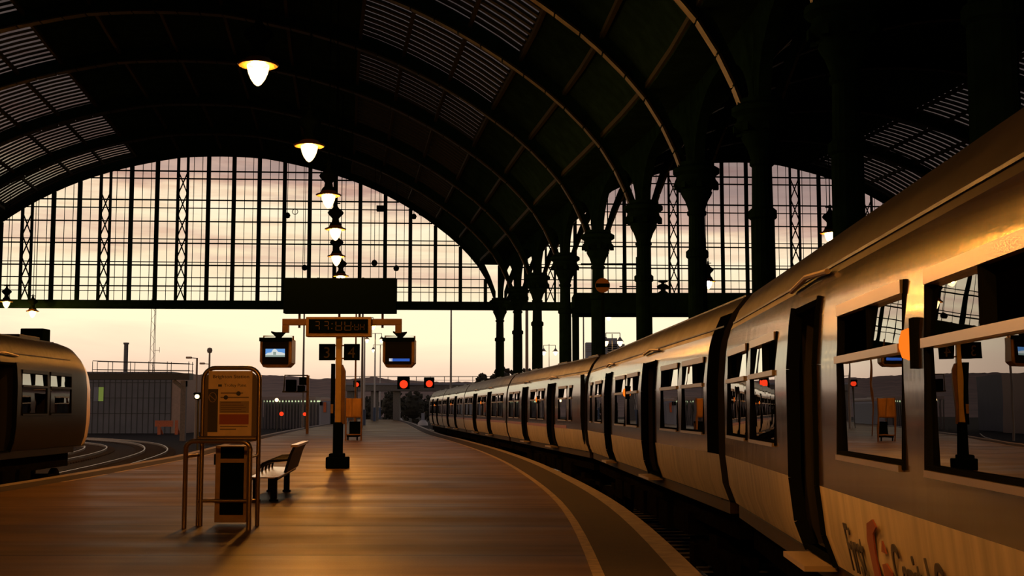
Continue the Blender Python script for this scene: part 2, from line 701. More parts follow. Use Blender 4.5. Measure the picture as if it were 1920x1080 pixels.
mb = MB()
mb.box((0, 700, -1.4), (2600, 1900, .6))
tag(mb.build('ground', M['ballast']), kind='structure')

mb = MB()
strip(mb, lambda y: edge_l(y) + 1.0, lambda y: edge_r(y) - .98, 0, 0)
strip(mb, lambda y: edge_l(y), lambda y: edge_l(y) + .32, 0, 0, mi=1)
strip(mb, lambda y: edge_l(y) + .32, lambda y: edge_l(y) + 1.0, 0, 0, mi=2)
strip(mb, lambda y: edge_r(y) - .26, lambda y: edge_r(y), 0, 0, mi=1)
strip(mb, lambda y: edge_r(y) - .98, lambda y: edge_r(y) - .26, 0, 0, mi=2)
strip(mb, edge_r, edge_r, 0, -1.1, mi=3)
strip(mb, edge_l, edge_l, -1.1, 0, mi=3)
strip(mb, lambda y: edge_l(y) + .0, lambda y: edge_r(y), -1.1, -1.1, mi=3)
mb.add([(edge_l(Y1), Y1, -1.1), (edge_r(Y1), Y1, -1.1), (edge_r(Y1), Y1, 0), (edge_l(Y1), Y1, 0)], [(0, 1, 2, 3)], 3)
tag(mb.build('floor', [M['platform'], M['coping'], M['edge_strip'], M['wall']]), kind='structure')

mb = MB()
strip(mb, lambda y: edge_r(y) - 1.10, lambda y: edge_r(y) - .98, .004, .004, ya=3, yb=150)
tag(mb.build('trim_1', M['line']), 'worn yellow safety line along the right platform edge', kind='structure')
mb = MB()
strip(mb, lambda y: edge_l(y) + 1.0, lambda y: edge_l(y) + 1.12, .004, .004, ya=34, yb=150)
strip(mb, lambda y: edge_l(y) + 1.0, lambda y: edge_l(y) + 1.12, .004, .004, ya=29.5, yb=33)
tag(mb.build('trim_2', M['line']), 'worn line along the left platform edge', kind='structure')

# ------------------------------------------------------------------ setting: hall roofs
YS = [-36 + 2.0 * i for i in range(63)]
YS = [y for y in YS if y < 89] + [89.7]


def roof_zone(mb, fn, ua, ub, nu, o0, o1, mi=0, ys=YS):
    vs = []
    nY = len(ys)
    for o in (o0, o1):
        for y in ys:
            for k in range(nu + 1):
                vs.append(fn(y, ua + (ub - ua) * k / nu, o))
    W = nu + 1
    B = nY * W
    fs = []
    for i in range(nY - 1):
        for k in range(nu):
            a = i * W + k
            fs.append((a, a + 1, a + 1 + W, a + W))
            fs.append((B + a, B + a + W, B + a + 1 + W, B + a + 1))
        for k in (0, nu):
            a = i * W + k
            fs.append((a, a + W, B + a + W, B + a))
    for i in (0, nY - 1):
        for k in range(nu):
            a = i * W + k
            fs.append((a, a + 1, B + a + 1, B + a))
    mb.add(vs, fs, mi)


def glazing_bars(mb, fn, ua, ub, y_from, pitch=.68, w=.30, h=.10):
    y = y_from
    n = 7
    while y < 89.3:
        for k in range(n):
            p0 = fn(y, ua + (ub - ua) * k / n, .50)
            p1 = fn(y, ua + (ub - ua) * (k + 1) / n, .50)
            mb.beam(p0, p1, w, h, 1, up=(0, 0, 1))
        y += pitch


def glass_sheet(fn, ua, ub, name):
    g = MB()
    n = 8
    vs = []
    for y in YS:
        for k in range(n + 1):
            vs.append(fn(y, ua + (ub - ua) * k / n, .58))
    fs = []
    for i in range(len(YS) - 1):
        for k in range(n):
            a = i * (n + 1) + k
            fs.append((a, a + 1, a + n + 2, a + n + 1))
    g.add(vs, fs)
    return g.build(name, M['roofglass'], ceiling, smooth=True)


mb = MB()
# left hall
roof_zone(mb, left_pt, -1.0, -.75, 5, .45, .68)
roof_zone(mb, left_pt, -.30, .47, 14, .45, .68)
roof_zone(mb, left_pt, .775, .935, 5, .45, .68)
glazing_bars(mb, left_pt, -.75, -.30, 30, h=.045, w=.26)
glazing_bars(mb, left_pt, .47, .775, 24)
# right hall
roof_zone(mb, right_pt, -.935, -.775, 5, .45, .68)
roof_zone(mb, right_pt, -.47, .29, 14, .45, .68)
roof_zone(mb, right_pt, .76, 1.0, 5, .45, .68)
roof_zone(mb, right_pt, -.775, -.47, 5, .45, .68)
glazing_bars(mb, right_pt, .29, .76, 45)
# purlins along both halls
for fn, us in ((left_pt, (-.75, -.64, -.52, -.41, -.30, -.15, 0, .15, .30, .47, .57, .675, .775, .86, .935)),
               (right_pt, (.29, .40, .52, .64, .76, .86))):
    for u in us:
        ys = [y for y in YS if y > 14]
        for ya, yb in zip(ys[::2], ys[2::2]):
            mb.beam(fn(ya, u, .28), fn(yb, u, .28), .14, .18, 1)
# valley gutter over the colonnade
ys = YS[::2] + [89.7]
for ya, yb in zip(ys, ys[1:]):
    if yb - ya > .1:
        mb.beam(left_pt(ya, .935, .30) * .5 + right_pt(ya, -.935, .30) * .5, left_pt(yb, .935, .30) * .5 + right_pt(yb, -.935, .30) * .5, 2.9, .35, 0)
ceiling = tag(mb.build('ceiling', [M['roof'], M['bar']]), kind='structure')
glass_sheet(left_pt, -.75, -.30, 'roof_glass')
glass_sheet(left_pt, .47, .775, 'roof_glass')
glass_sheet(right_pt, .29, .76, 'roof_glass')

mb = MB()
for ya, yb in zip(YS[::4], YS[4::4] + [89.7]):
    a = left_pt(ya, -1)
    b = left_pt(yb, -1)
    mb.beam((a.x - .4, a.y, 4.3), (b.x - .4, b.y, 4.3), .5, 10.8)
tag(mb.build('wall_left', M['wall']), kind='structure')
mb = MB()
for ya, yb in zip(YS[::4], YS[4::4] + [89.7]):
    a = right_pt(ya, 1)
    b = right_pt(yb, 1)
    mb.beam((a.x + .4, a.y, 4.3), (b.x + .4, b.y, 4.3), .5, 10.8)
tag(mb.build('wall_right', M['wall']), kind='structure')
mb = MB()
mb.box((2.0, -36.6, 9), (84, .6, 22))
tag(mb.build('wall_back', M['wall']), kind='structure')

ORD = ['at', 'second from', 'third from', 'fourth from', 'fifth from', 'sixth from', 'seventh from', 'eighth from', 'ninth from', 'tenth from']


# ------------------------------------------------------------------ arch ribs
def rib(fn, Y, us, name, label, group):
    t = thing(name, label, 'roof arch', (0, 0, 0), 0, group)
    w = MB()
    fl = MB()
    n = len(us)
    for k in range(n - 1):
        a0 = fn(Y, us[k], -.22)
        a1 = fn(Y, us[k + 1], -.22)
        b0 = fn(Y, us[k], .50)
        b1 = fn(Y, us[k + 1], .50)
        th = Vector((0, .09, 0))
        w.add([a0 - th, a1 - th, b1 - th, b0 - th, a0 + th, a1 + th, b1 + th, b0 + th],
              [(0, 1, 2, 3), (7, 6, 5, 4), (0, 4, 5, 1), (3, 2, 6, 7), (1, 5, 6, 2), (0, 3, 7, 4)])
        # lower flange in riveted lengths
        q0 = a0.lerp(a1, .03)
        q1 = a0.lerp(a1, .97)
        fl.beam(q0, q1, .42, .07, 0, up=(q1 - q0).cross(Vector((0, 1, 0))))
    w.build('web', M['iron'], t)
    fl.build('lower_flange', M['iron_rib'], t)
    return t


def even_us(half):
    """profile parameters at even arc length"""
    pts = [(-1 + 2 * k / 800) for k in range(801)]
    acc = [0]
    for a, b in zip(pts, pts[1:]):
        acc.append(acc[-1] + sqrt(((b - a) * half) ** 2 + ((prof(b) - prof(a)) * RISE) ** 2))
    n = int(acc[-1] / 1.0)
    out = []
    j = 0
    for k in range(n + 1):
        target = acc[-1] * k / n
        while j < 799 and acc[j + 1] < target:
            j += 1
        out.append(pts[j] if k < n else 1.0)
    return out


US_L = even_us(HALF_L)
US_R = even_us(HALF_R)
for i, Y in enumerate(COL_Y):
    if i > 0 and Y > 20:
        rib(left_pt, Y, US_L, 'roof_rib', 'roof arch of the near hall springing from the column %s the end screen' % ORD[i], 'arches of the near hall roof')
        if Y > 30:
            rib(right_pt, Y, US_R, 'roof_rib', 'roof arch of the right hall springing from the column %s the end screen' % ORD[i], 'arches of the right hall roof')


# ------------------------------------------------------------------ end screens
def end_screen(fn, half, name, lattice, mains, sign, skip_lo):
    """glazed end screen in the plane of the last frame"""
    Y = 89.7
    u_of = lambda d: d / half
    frame = MB()

    def P(x, z, off=0.0):
        p = fn(Y, x / half)
        return Vector((p.x, p.y + off, z))
    zg0, zg1 = 8.60, 9.18
    # bottom girder
    frame.beam(P(-half, (zg0 + zg1) / 2), P(half, (zg0 + zg1) / 2), .5, zg1 - zg0)
    frame.beam(P(-half, zg0 + .05), P(half, zg0 + .05), .75, .08)
    # arch fascia
    us = US_L if half > 18 else US_R
    for a, b in zip(us, us[1:]):
        p0, p1 = fn(Y, a, 0), fn(Y, b, 0)
        q0, q1 = fn(Y, a, .95), fn(Y, b, .95)
        th = Vector((0, .2, 0))
        frame.add([p0 - th, p1 - th, q1 - th, q0 - th, p0 + th, p1 + th, q1 + th, q0 + th],
                  [(0, 1, 2, 3), (7, 6, 5, 4), (0, 4, 5, 1), (3, 2, 6, 7), (1, 5, 6, 2), (0, 3, 7, 4)])
    win = frame.build(name, M['iron'])
    tag(win, kind='structure')
    top = lambda x: SPRING + RISE * prof(x / half)
    mm = MB()
    lat = MB()
    bars = MB()
    for x in mains:
        if abs(x) > half - .4:
            continue
        t = top(x)
        if any(abs(x - l) < .01 for l in lattice):
            for s in (-.32, .32):
                if t > zg1 + .3:
                    lat.beam(P(x + s, zg1), P(x + s, top(x + s)), .15, .2, up=(0, 1, 0))
            z = zg1
            k = 0
            while z + 1.5 < t:
                lat.beam(P(x - .3, z), P(x + .3, z + 1.5), .07, .08, up=(0, 1, 0))
                lat.beam(P(x + .3, z), P(x - .3, z + 1.5), .07, .08, up=(0, 1, 0))
                z += 1.5
        else:
            mm.beam(P(x, zg1), P(x, t), .24, .3, up=(0, 1, 0))
    n = int(2 * half / .5867)
    for k in range(n):
        x = -half + .29 + k * .5867
        if min(abs(x - q) for q in mains) > .2 and top(x) > zg1 + .2:
            bars.beam(P(x, zg1), P(x, top(x)), .035, .05, up=(0, 1, 0))
    for py, th in ((322, .09), (336, .08), (376, .09), (391, .06), (416, .08), (449, .05), (457, .09), (492, .05), (498, .09), (521, .06), (537, .08), (546, .04)):
        z = at(415, py, 88.6).z
        # clip to the arch
        lim = half
        while lim > .3 and top(lim) < z:
            lim -= .02
        if lim > .5:
            mm.beam(P(-lim, z), P(lim, z), .12, th)
    mm.build('mullion_grid', M['iron'], win)
    lat.build('lattice_post', M['iron'], win)
    bars.build('glazing_bar', M['iron'], win)
    g = MB()
    K = 60
    vs = []
    for k in range(K + 1):
        x = -half + 2 * half * k / K
        vs.append(P(x, zg0 + .3, .04))
        vs.append(P(x, max(top(x), zg0 + .32), .04))
    g.add(vs, [(2 * k, 2 * k + 2, 2 * k + 3, 2 * k + 1) for k in range(K)])
    g.build('pane', M['glass'], win)
    return win


pitch = 1.76
mains_l = [(k + .5) * pitch for k in range(-11, 11)]
lat_l = [(k) * pitch for k in (-7.5, -4.5, -1.5)]
end_screen(left_pt, HALF_L, 'window_1', [m for m in mains_l if any(abs(m - l) < .02 for l in lat_l)], mains_l, 1, False)
mains_r = [(k + .25) * pitch for k in range(-9, 10)]
end_screen(right_pt, HALF_R, 'window_2', [mains_r[1], mains_r[6], mains_r[11], mains_r[14]], mains_r, 1, False)

# ------------------------------------------------------------------ columns and arcade
shaft_prof = [(.42, -1.1), (.42, .2), (.34, .35), (.34, 3.2), (.31, 3.3), (.30, 6.4), (.36, 6.45), (.36, 6.62), (.27, 6.7), (.255, 7.75), (.31, 7.8), (.31, 7.9)]
cap_prof = [(.26, 7.9), (.30, 8.05), (.37, 8.25), (.47, 8.42), (.50, 8.5), (.46, 8.56), (.52, 8.62), (.66, 8.74), (.70, 8.80), (.62, 8.90), (.60, 9.02), (.74, 9.12), (.74, 9.25), (.58, 9.35), (.58, 9.45)]
proto = None
for i, Y in enumerate(COL_Y):
    lab = 'dark round iron column, %s the end screen in the row beyond the train' % ORD[i]
    if proto is None:
        proto = thing('iron_column', lab, 'column', (col_x(Y), Y, 0), 0, 'columns between the two halls')
        a = MB()
        a.lathe(shaft_prof, 32, flute=.05)
        a.build('shaft', M['iron'], proto, smooth=True)
        a = MB()
        a.lathe(cap_prof, 20)
        for k in range(8):
            t = 2 * pi * k / 8
            a.box((.62 * cos(t), .62 * sin(t), 8.7), (.16, .16, .2), rz=t)
        a.build('capital', M['iron'], proto, smooth=True)
        c = proto
    else:
        c = copy_tree(proto)
        c.location = (col_x(Y), Y, 0)
        c['label'] = lab

for i in range(len(COL_Y) - 1):
    ya, yb = COL_Y[i], COL_Y[i + 1]
    a = Vector((col_x(ya), ya, 0))
    b = Vector((col_x(yb), yb, 0))
    Lb = (b - a).length
    dx = (b - a).normalized()
    ny = dx.cross(Vector((0, 0, 1))) * .32
    poly = [(.02, 9.45), (.55, 9.45)]
    h = Lb / 2 - .55
    for k in range(1, 16):
        t = pi * k / 16
        poly.append((Lb / 2 - h * cos(t), 9.45 + 1.9 * sin(t)))
    poly += [(Lb - .55, 9.45), (Lb - .02, 9.45), (Lb - .02, 11.75), (.02, 11.75)]
    m_ = MB()
    m_.prism(poly, a - ny / 2, dx, (0, 0, 1), ny)
    tag(m_.build('arcade_arch', M['iron']), 'arcade arch between the column %s the end screen and the next nearer one' % ORD[i], 'arch', 'arcade arches between the columns')


# ------------------------------------------------------------------ hanging lamps
def make_lamp(loc, label, group, glow_m, rod_top=None, lit=True):
    t = thing('hanging_lamp', label, 'lamp', loc, 0, group)
    b = MB()
    b.lathe([(.0, -.475), (.03, -.468), (.08, -.43), (.15, -.33), (.205, -.2), (.235, -.07), (.235, .02)], 20)
    bw = b.build('lamp_bowl', glow_m, t, smooth=True)
    b = MB()
    b.lathe([(.0, -.34), (.07, -.28), (.11, -.14), (.10, -.02), (0, .02)], 14)
    b.build('bulb', M['bulb'], bw, smooth=True)
    s = MB()
    s.lathe([(.24, -.03), (.30, -.045), (.40, -.04), (.43, -.01), (.41, .01), (.30, .05), (.26, .10), (.24, .12), (.0, .12)], 28)
    s.build('reflector', M['lamp_shade'], t, smooth=True)
    h = MB()
    h.lathe([(.25, .12), (.22, .2), (.15, .27), (.13, .40), (.17, .46), (.29, .58), (.32, .64), (.27, .72), (.15, .80), (.09, .88), (.05, 1.0), (.05, 1.12), (.0, 1.12)], 20)
    for k in range(2):
        h.box((0, 0, 1.02), (.36, .04, .04), rz=k * pi / 2)
    h.build('housing', M['black'], t, smooth=True)
    if rod_top:
        r = MB()
        r.tube([(0, 0, 1.1), (0, 0, rod_top)], .022, 8)
        r.build('hanging_rod', M['black'], t)
    return t


lamps_c = [(484, 120, 26.4), (580, 272, 34.7), (616, 365, 42.5), (629, 429, 50.3), (631, 480, 59.0), (639, 517, 67.2)]
labs = ['largest and nearest glowing lamp hanging high at upper left', 'second glowing lamp of the central row, just above the arched screen', 'third glowing lamp of the central row, crossing the top of the glazed screen',
        'fourth glowing lamp of the central row, in front of the glazing', 'fifth glowing lamp of the central row, second lowest', 'lowest glowing lamp of the central row, just above the black sign board']


def roof_z(x, Y):
    u = 1 - (col_x(Y) - .3 - x) / HALF_L
    return SPRING + RISE * prof(u)


for (px, py, Y), lb in zip(lamps_c, labs):
    p = at(px, py, Y)
    make_lamp(p, lb, 'hanging lamps over the platform', M['lamp_glass'], roof_z(p.x, Y) + .46 - p.z)
# unseen lamps added to light foreground and sign: shaded one overhead, bare ones behind
for x, Y, zl, deep in ((-.8, 8.9, 6.0, True), (-2.6, 1.5, 5.4, False), (-1.0, -5.5, 7.5, False)):
    lab_ = 'deep shaded lamp added overhead, out of view, to light the foreground' if deep else 'glowing lamp added unseen behind the viewer to light the sign'
    t = make_lamp(Vector((x, Y, zl)), lab_, None if deep else 'lamps added behind the viewer', M['lamp_glass'], (roof_z(x, Y) + .46 - zl) / (1.3 if deep else 1))
    if deep:
        t.scale = (1.3, 1.3, 1.3)
        q = MB()
        q.lathe([(.28, .02), (.33, -.2), (.36, -.66), (.37, -.66), (.34, -.2), (.30, .04)], 28)  # added skirt that narrows this lamp's light to the foreground
        q.build('light_cutoff_shade', M['black'], t, smooth=True)


def right_roof_z(x, Y):
    return SPRING + RISE * prof((x - col_x(Y) - .3) / HALF_R - 1)


for (px, py, Y, lb) in ((12, 565, 83.7, 'glowing lamp hanging at the far left edge, above the left train'), (61, 583, 86.0, 'small glowing lamp just under the girder at far left')):
    p = at(px, py, Y)
    make_lamp(p, lb, 'hanging lamps of the left row', M['lamp_glass'], roof_z(p.x, Y) + .46 - p.z)
for (px, py, Y, lb) in ((1557, 436, 51.0, 'glowing lamp hanging above the train roof at right'), (1328, 527, 72.0, 'glowing lamp half hidden behind the column with the capital at right centre'), (1141, 589, 87, 'glowing lamp just below the dark footbridge box')):
    p = at(px, py, Y)
    make_lamp(p, lb, 'hanging lamps of the right hall', M['lamp_glass'], right_roof_z(p.x, Y) + .46 - p.z)


# ------------------------------------------------------------------ carriages
PZ = [(.53, .12), (.75, .04), (1.10, 0.0), (1.33, 0.0), (1.98, 0.0), (2.35, .03), (2.48, .05), (2.62, .09), (2.86, .20), (3.06, .36), (3.15, .62), (3.18, 1.0), (3.19, 1.4)]
W_T = 2.8


def inset(z):
    for (z0, i0), (z1, i1) in zip(PZ, PZ[1:]):
        if z <= z1:
            return i0 + (i1 - i0) * (z - z0) / (z1 - z0)
    return 1.4


def carriage_body(L, holes, paint, cab=None, front=False, cab_len=2.2, cab_drop=.45, cab_in=.20):
    """near side with openings at y=0 (local), far side plain; cab: None, 'start' or 'end'"""
    br = {0.0, L}
    for a, b, z0, z1 in holes:
        br |= {a, b}
    if cab:
        for k in range(1, 7):
            br.add(L - cab_len * (1 - k / 7) if cab == 'end' else cab_len * (1 - k / 7))
    st = sorted(br)
    st2 = [st[0]]
    for s in st[1:]:
        if s - st2[-1] > .001:
            st2.append(s)
    st = st2
    n = len(PZ)

    def shape(s, z, ins):
        if not cab:
            return s, z, ins
        t = (s - (L - cab_len)) / cab_len if cab == 'end' else (cab_len - s) / cab_len
        if t <= 0:
            return s, z, ins
        k = t * t
        zz = z - cab_drop * k * max(0, (z - 2.0)) / 1.05 if z > 2.0 else z
        ii = ins + (cab_in * t ** 5) * (1 - ins / 1.4)
        rake = (.42 * t ** 3) * max(0, (z - 1.5)) / 1.6 + (.25 * t ** 3) * max(0, (1.5 - z))
        return (s - rake if cab == 'end' else s + rake), zz, ii
    mb = MB()
    rows = []
    for s in st:
        r = []
        for z, ins in PZ:
            a, zz, ii = shape(s, z, ins)
            r.append((a, ii, zz))
        for z, ins in PZ[::-1][1:]:
            a, zz, ii = shape(s, z, ins)
            r.append((a, W_T - ii, zz))
        rows.append(r)
    W = len(rows[0])
    base = [p for r in rows for p in r]
    fs = []
    ms = []
    for i in range(len(st) - 1):
        sm = (st[i] + st[i + 1]) / 2
        for k in range(W - 1):
            if k < n - 1:
                zm = (PZ[k][0] + PZ[k + 1][0]) / 2
                if any(a < sm < b and z0 < zm < z1 for a, b, z0, z1 in holes):
                    continue
                band = k
            else:
                band = W - 2 - k
            zb = (PZ[band][0] + PZ[band + 1][0]) / 2
            mi = paint(zb, sm)
            if front and sm > L - .95 and zb < 2.95:
                mi = 3
            fs.append((i * W + k, (i + 1) * W + k, (i + 1) * W + k + 1, i * W + k + 1))
            ms.append(mi)
    b0 = len(mb.v)
    mb.v += base
    for f, mi in zip(fs, ms):
        mb.f.append(list(f))
        mb.m.append(mi)
    e = len(st) - 1
    for i, flip in ((0, False), (e, True)):
        f = [i * W + k for k in range(W)]
        mb.f.append(f if not flip else f[::-1])
        mb.m.append(3)
    # floor pan
    mb.f.append([0, W - 1, e * W + W - 1, e * W])
    mb.m.append(2)
    return mb, shape


def quad_side(mb, s0, s1, z0, z1, push, mi=0, th=0.0):
    a0, a1 = inset(z0) + push, inset(z1) + push
    mb.add([(s0, a0, z0), (s1, a0, z0), (s1, a1, z1), (s0, a1, z1)], [(0, 1, 2, 3)], mi)


def ring(mb, s0, s1, z0, z1, w, out, depth, mi=0):
    """rectangular frame standing proud of the side"""
    for (a, b, c, d) in ((s0, s1, z0, z0 + w), (s0, s1, z1 - w, z1), (s0, s0 + w, z0 + w, z1 - w), (s1 - w, s1, z0 + w, z1 - w)):
        i0, i1 = inset(c), inset(d)
        vs = [(a, i0 - out, c), (b, i0 - out, c), (b, i1 - out, d), (a, i1 - out, d), (a, i0 + depth, c), (b, i0 + depth, c), (b, i1 + depth, d), (a, i1 + depth, d)]
        mb.add(vs, [(0, 1, 2, 3), (7, 6, 5, 4), (0, 4, 5, 1), (3, 2, 6, 7), (1, 5, 6, 2), (0, 3, 7, 4)], mi)


def make_window(root, s0, s1, open_left, z0=1.33, z1=2.35, zr=1.98, alu=None):
    w = MB()
    ring(w, s0, s1, z0, z1, .045, .012, .03, 1)
    # bright sill and header, mid rail
    i = inset(z0)
    w.span((s0 + .05, i - .03, z0 - .012), (s1 - .05, i + .02, z0 + .022), 0)
    w.span((s0 + .03, inset(z1) - .03, z1 - .075), (s1 - .03, inset(z1) + .02, z1 + .0), 0)
    w.span((s0 + .03, inset(zr) - .022, zr - .024), (s1 - .03, inset(zr) + .03, zr + .024), 0)
    sm = (s0 + s1) / 2
    w.span((sm - .03, inset(2.15) - .0, zr + .03), (sm + .03, inset(2.15) + .06, z1 - .04), 1)
    f = w.build('window', [alu or M['alu'], M['rubber']], root)
    p = MB()
    quad_side(p, s0 + .03, s1 - .03, z0 + .02, zr - .02, .022)
    p.build('lower_pane', M['trainglass'], f)
    p = MB()
    if open_left is None:
        quad_side(p, s0 + .03, s1 - .03, zr + .02, z1 - .05, .05)
    else:
        a, b = (sm, s1 - .03) if open_left else (s0 + .03, sm)
        quad_side(p, a, b, zr + .02, z1 - .05, .022)
    p.build('upper_pane', M['trainglass'], f)
    return f


def make_bogie(root, s):
    b = MB()
    b.span((s - 1.5, .32, -.55), (s + 1.5, .48, -.30))
    b.span((s - 1.5, W_T - .48, -.55), (s + 1.5, W_T - .32, -.30))
    b.span((s - .3, .4, -.5), (s + .3, W_T - .4, -.15))
    for q in (-1.0, 1.0):
        b.span((s + q - .22, .26, -.68), (s + q + .22, .46, -.36))
    o = b.build('bogie', M['under'], root)
    for q in (-1.0, 1.0):
        for yy in (.68, W_T - .68):
            w = MB()
            w.tube([(s + q, yy - .06, -.46), (s + q, yy + .06, -.46)], .42, 20)
            w.build('wheel', M['under'], o)


def make_carriage(name, label, group, org, ang, L, windows, doors, door_z=(.53, 2.48), cab=None, colors=None, lamp=None, steps=True, open_vents=True, front=False):
    root = thing(name, label, 'train carriage', org, ang, group)
    holes = [(a, b, 1.33, 2.35) for a, b in windows] + [(a, b, door_z[0], door_z[1]) for a, b in doors]
    cols = colors or [M['train_white'], M['train_grey'], M['train_roof'], M['train_navy']]

    def paint(z, s):
        return 0 if z < 1.10 else 1 if z < 2.62 else 2
    mb, shape = carriage_body(L, holes, paint, cab, front=front)
    mb.build('body', cols, root, smooth=True)
    # dark lined interior
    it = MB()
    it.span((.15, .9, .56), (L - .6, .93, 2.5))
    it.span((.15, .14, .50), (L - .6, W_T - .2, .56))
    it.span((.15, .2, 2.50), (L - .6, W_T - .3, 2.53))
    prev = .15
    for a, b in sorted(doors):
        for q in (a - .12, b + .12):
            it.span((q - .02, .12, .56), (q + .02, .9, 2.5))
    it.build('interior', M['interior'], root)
    for k, (a, b) in enumerate(windows):
        make_window(root, a, b, (k % 2 == 0) if open_vents else None, alu=cols[0] if front else None)
    for a, b in doors:
        d = MB()
        z0, z1 = door_z
        for q in (a, b):
            for (zA, iA), (zB, iB) in zip(PZ, PZ[1:]):
                if zB <= z1 + .01:
                    d.beam((q, iA + .02, zA), (q, iB + .02, zB), .05, .10, 0, up=(0, 1, 0))
        d.span((a, inset(z1) + .0, z1 - .05), (b, inset(z1) + .1, z1))
        d.span((a, .09, z0), (b, .2, z0 + .03))
        fr = d.build('doorway', M['train_dark'], root)
        g = MB()
        g.tube([(a - .2, inset(2.62) - .03, 2.645), ((a + b) / 2, inset(2.62) - .045, 2.685), (b + .2, inset(2.62) - .03, 2.645)], .022, 8)
        g.build('rain_strip', M['step'], fr)
        if steps:
            p = MB()
            p.span((a + .1, -.10, .47), (b - .1, .14, .51))
            p.build('step_plate', M['step'], fr)
    # gutter
    u = MB()
    for k in range(8):
        z = inset(2.70) - .01
    u.span((.1, inset(2.70) - .02, 2.685), (L - (2.3 if cab == 'end' else .1), inset(2.70) + .01, 2.705))
    u.build('gutter', cols[2], root)
    # underframe
    u = MB()
    u.span((.2 if cab != 'start' else 1.2, .30, .02), (L - (.3 if cab != 'end' else 1.6), W_T - .30, .53), 0)
    u.span((.05 if cab != 'start' else 1.2, .15, .36), (L - (.1 if cab != 'end' else 1.6), W_T - .15, .55), 1)
    s = 4.6
    while s < L - 5.0:
        wdt = random.uniform(.6, 1.5)
        u.span((s, .22, random.uniform(-.35, -.15)), (s + wdt, 1.1, .1), 0)
        s += wdt + random.uniform(.2, .7)
    u.build('underframe', [M['under'], M['skirt'] if not front else M['left_body']], root)
    make_bogie(root, 2.4)
    make_bogie(root, L - 2.6)
    # roof pods
    for s0, s1 in ((1.2, 3.0), (L * .5 - 1.0, L * .5 + 1.0), (L - 4.2, L - 2.6)):
        r = MB()
        r.span((s0, .85, 3.11), (s1, 1.9, 3.26))
        r.build('roof_vent', cols[2], root, bevel=.02)
    r = MB()
    r.span((2.8 if cab == 'start' else .3, .50, 3.09), (L - (2.8 if cab == 'end' else .6), .56, 3.14))
    r.build('roof_rib', cols[2], root)
    if lamp:
        q = MB()
        q.lathe([(.0, -.085), (.035, -.07), (.05, -.02), (.05, .02), (.035, .07), (0, .085)], 12, (lamp, -.01, 1.99))
        q.build('indicator_lamp', M['orange_lamp'], root, smooth=True)
        q = MB()
        q.span((lamp + .06, -.02, 1.86), (lamp + .16, .02, 2.12))
        q.build('lamp_housing', M['rubber'], root)
    return root


def joint_origin(px, Y, extra=0.0):
    return Vector(((px - 960) / F * Y + extra, Y, 0))


J = [Vector((2.58, 15.6, 0)), Vector((2.005, 34.2, 0)), Vector((-.20, 53.0, 0)), Vector((-2.73, 73.2, 0)), Vector((-4.89, 90.4, 0)), Vector((-7.0, 107.5, 0))]
near_end = J[0] + Vector((-.056, -1, 0)).normalized() * 18.2
win_std = [(.3, 2.1), (2.4, 4.15), (6.95, 8.77), (9.18, 11.0), (13.3, 15.0), (15.3, 17.0)]
door_std = [(5.0, 6.2), (11.6, 12.75)]
win_two = [(.75, 1.35), (2.1, 3.75), (6.6, 8.4), (8.75, 10.45), (13.3, 15.05), (15.4, 17.2)]
door_two = [(4.6, 5.75), (11.1, 12.6)]
win_three = [(.65, 2.2), (2.6, 4.1), (7.25, 8.9), (9.3, 10.8), (13.8, 15.4), (15.85, 16.4)]
door_three = [(5.0, 6.35), (11.55, 13.0)]
win_four = [(.5, 2.3), (2.7, 4.85), (7.85, 9.7), (10.0, 11.85), (14.5, 16.5), (16.85, 18.8)]
door_four = [(5.5, 7.1), (12.55, 13.9)]
win_five = [(.4, 1.9), (2.1, 3.6), (6.5, 8.0), (8.3, 9.8), (12.6, 14.0), (14.4, 15.9)]
door_five = [(4.2, 5.6), (10.5, 11.8)]
win_six = [(2.7, 3.8), (4.1, 5.1), (7.1, 8.6), (8.9, 10.3), (12.7, 14.1), (14.4, 15.9)]
door_six = [(5.4, 6.6), (10.8, 12.1)]


def place(i, name, label, L, wins, doors, cab=None, lamp=8.2, **k):
    a = J[i]
    b = J[i - 1] if i > 0 else near_end
    d = (b - a).normalized()
    ang = atan2(d.y, d.x)
    return make_carriage('train_carriage', label, 'carriages of the long train', a, ang, L, wins, doors, cab=cab, lamp=lamp, **k)


c1 = place(0, 'c', 'nearest carriage of the long train, filling the right edge', 17.9, win_std, door_std, lamp=8.93)
c2 = place(1, 'c', 'second nearest carriage of the long train, just beyond the first gangway', 18.2, win_two, door_two, lamp=8.57)
c3 = place(2, 'c', 'third carriage of the long train, its near end painted yellow', 18.5, win_three, door_three, lamp=9.1)
c4 = place(3, 'c', 'fourth carriage of the long train, in the middle of the bend', 19.9, win_four, door_four, lamp=9.85)
c5 = place(4, 'c', 'fifth carriage of the long train, next to last at the far end', 16.9, win_five, door_five, lamp=8.15)
c6 = place(5, 'c', 'last and farthest carriage of the long train with a pale sloping cab', 16.7, win_six, door_six, cab='start', lamp=8.75)
# gangway bellows between carriages
for i, c in enumerate((c1, c2, c3, c4, c5)):
    g = MB()
    for k in range(3):
        g.span((-.36 + .12 * k, .75, .55), (-.30 + .12 * k, W_T - .75, 2.75))
    g.span((-.4, .8, .45), (0.02, W_T - .8, 2.7))
    g.build('gangway_bellows', M['rubber'], c)
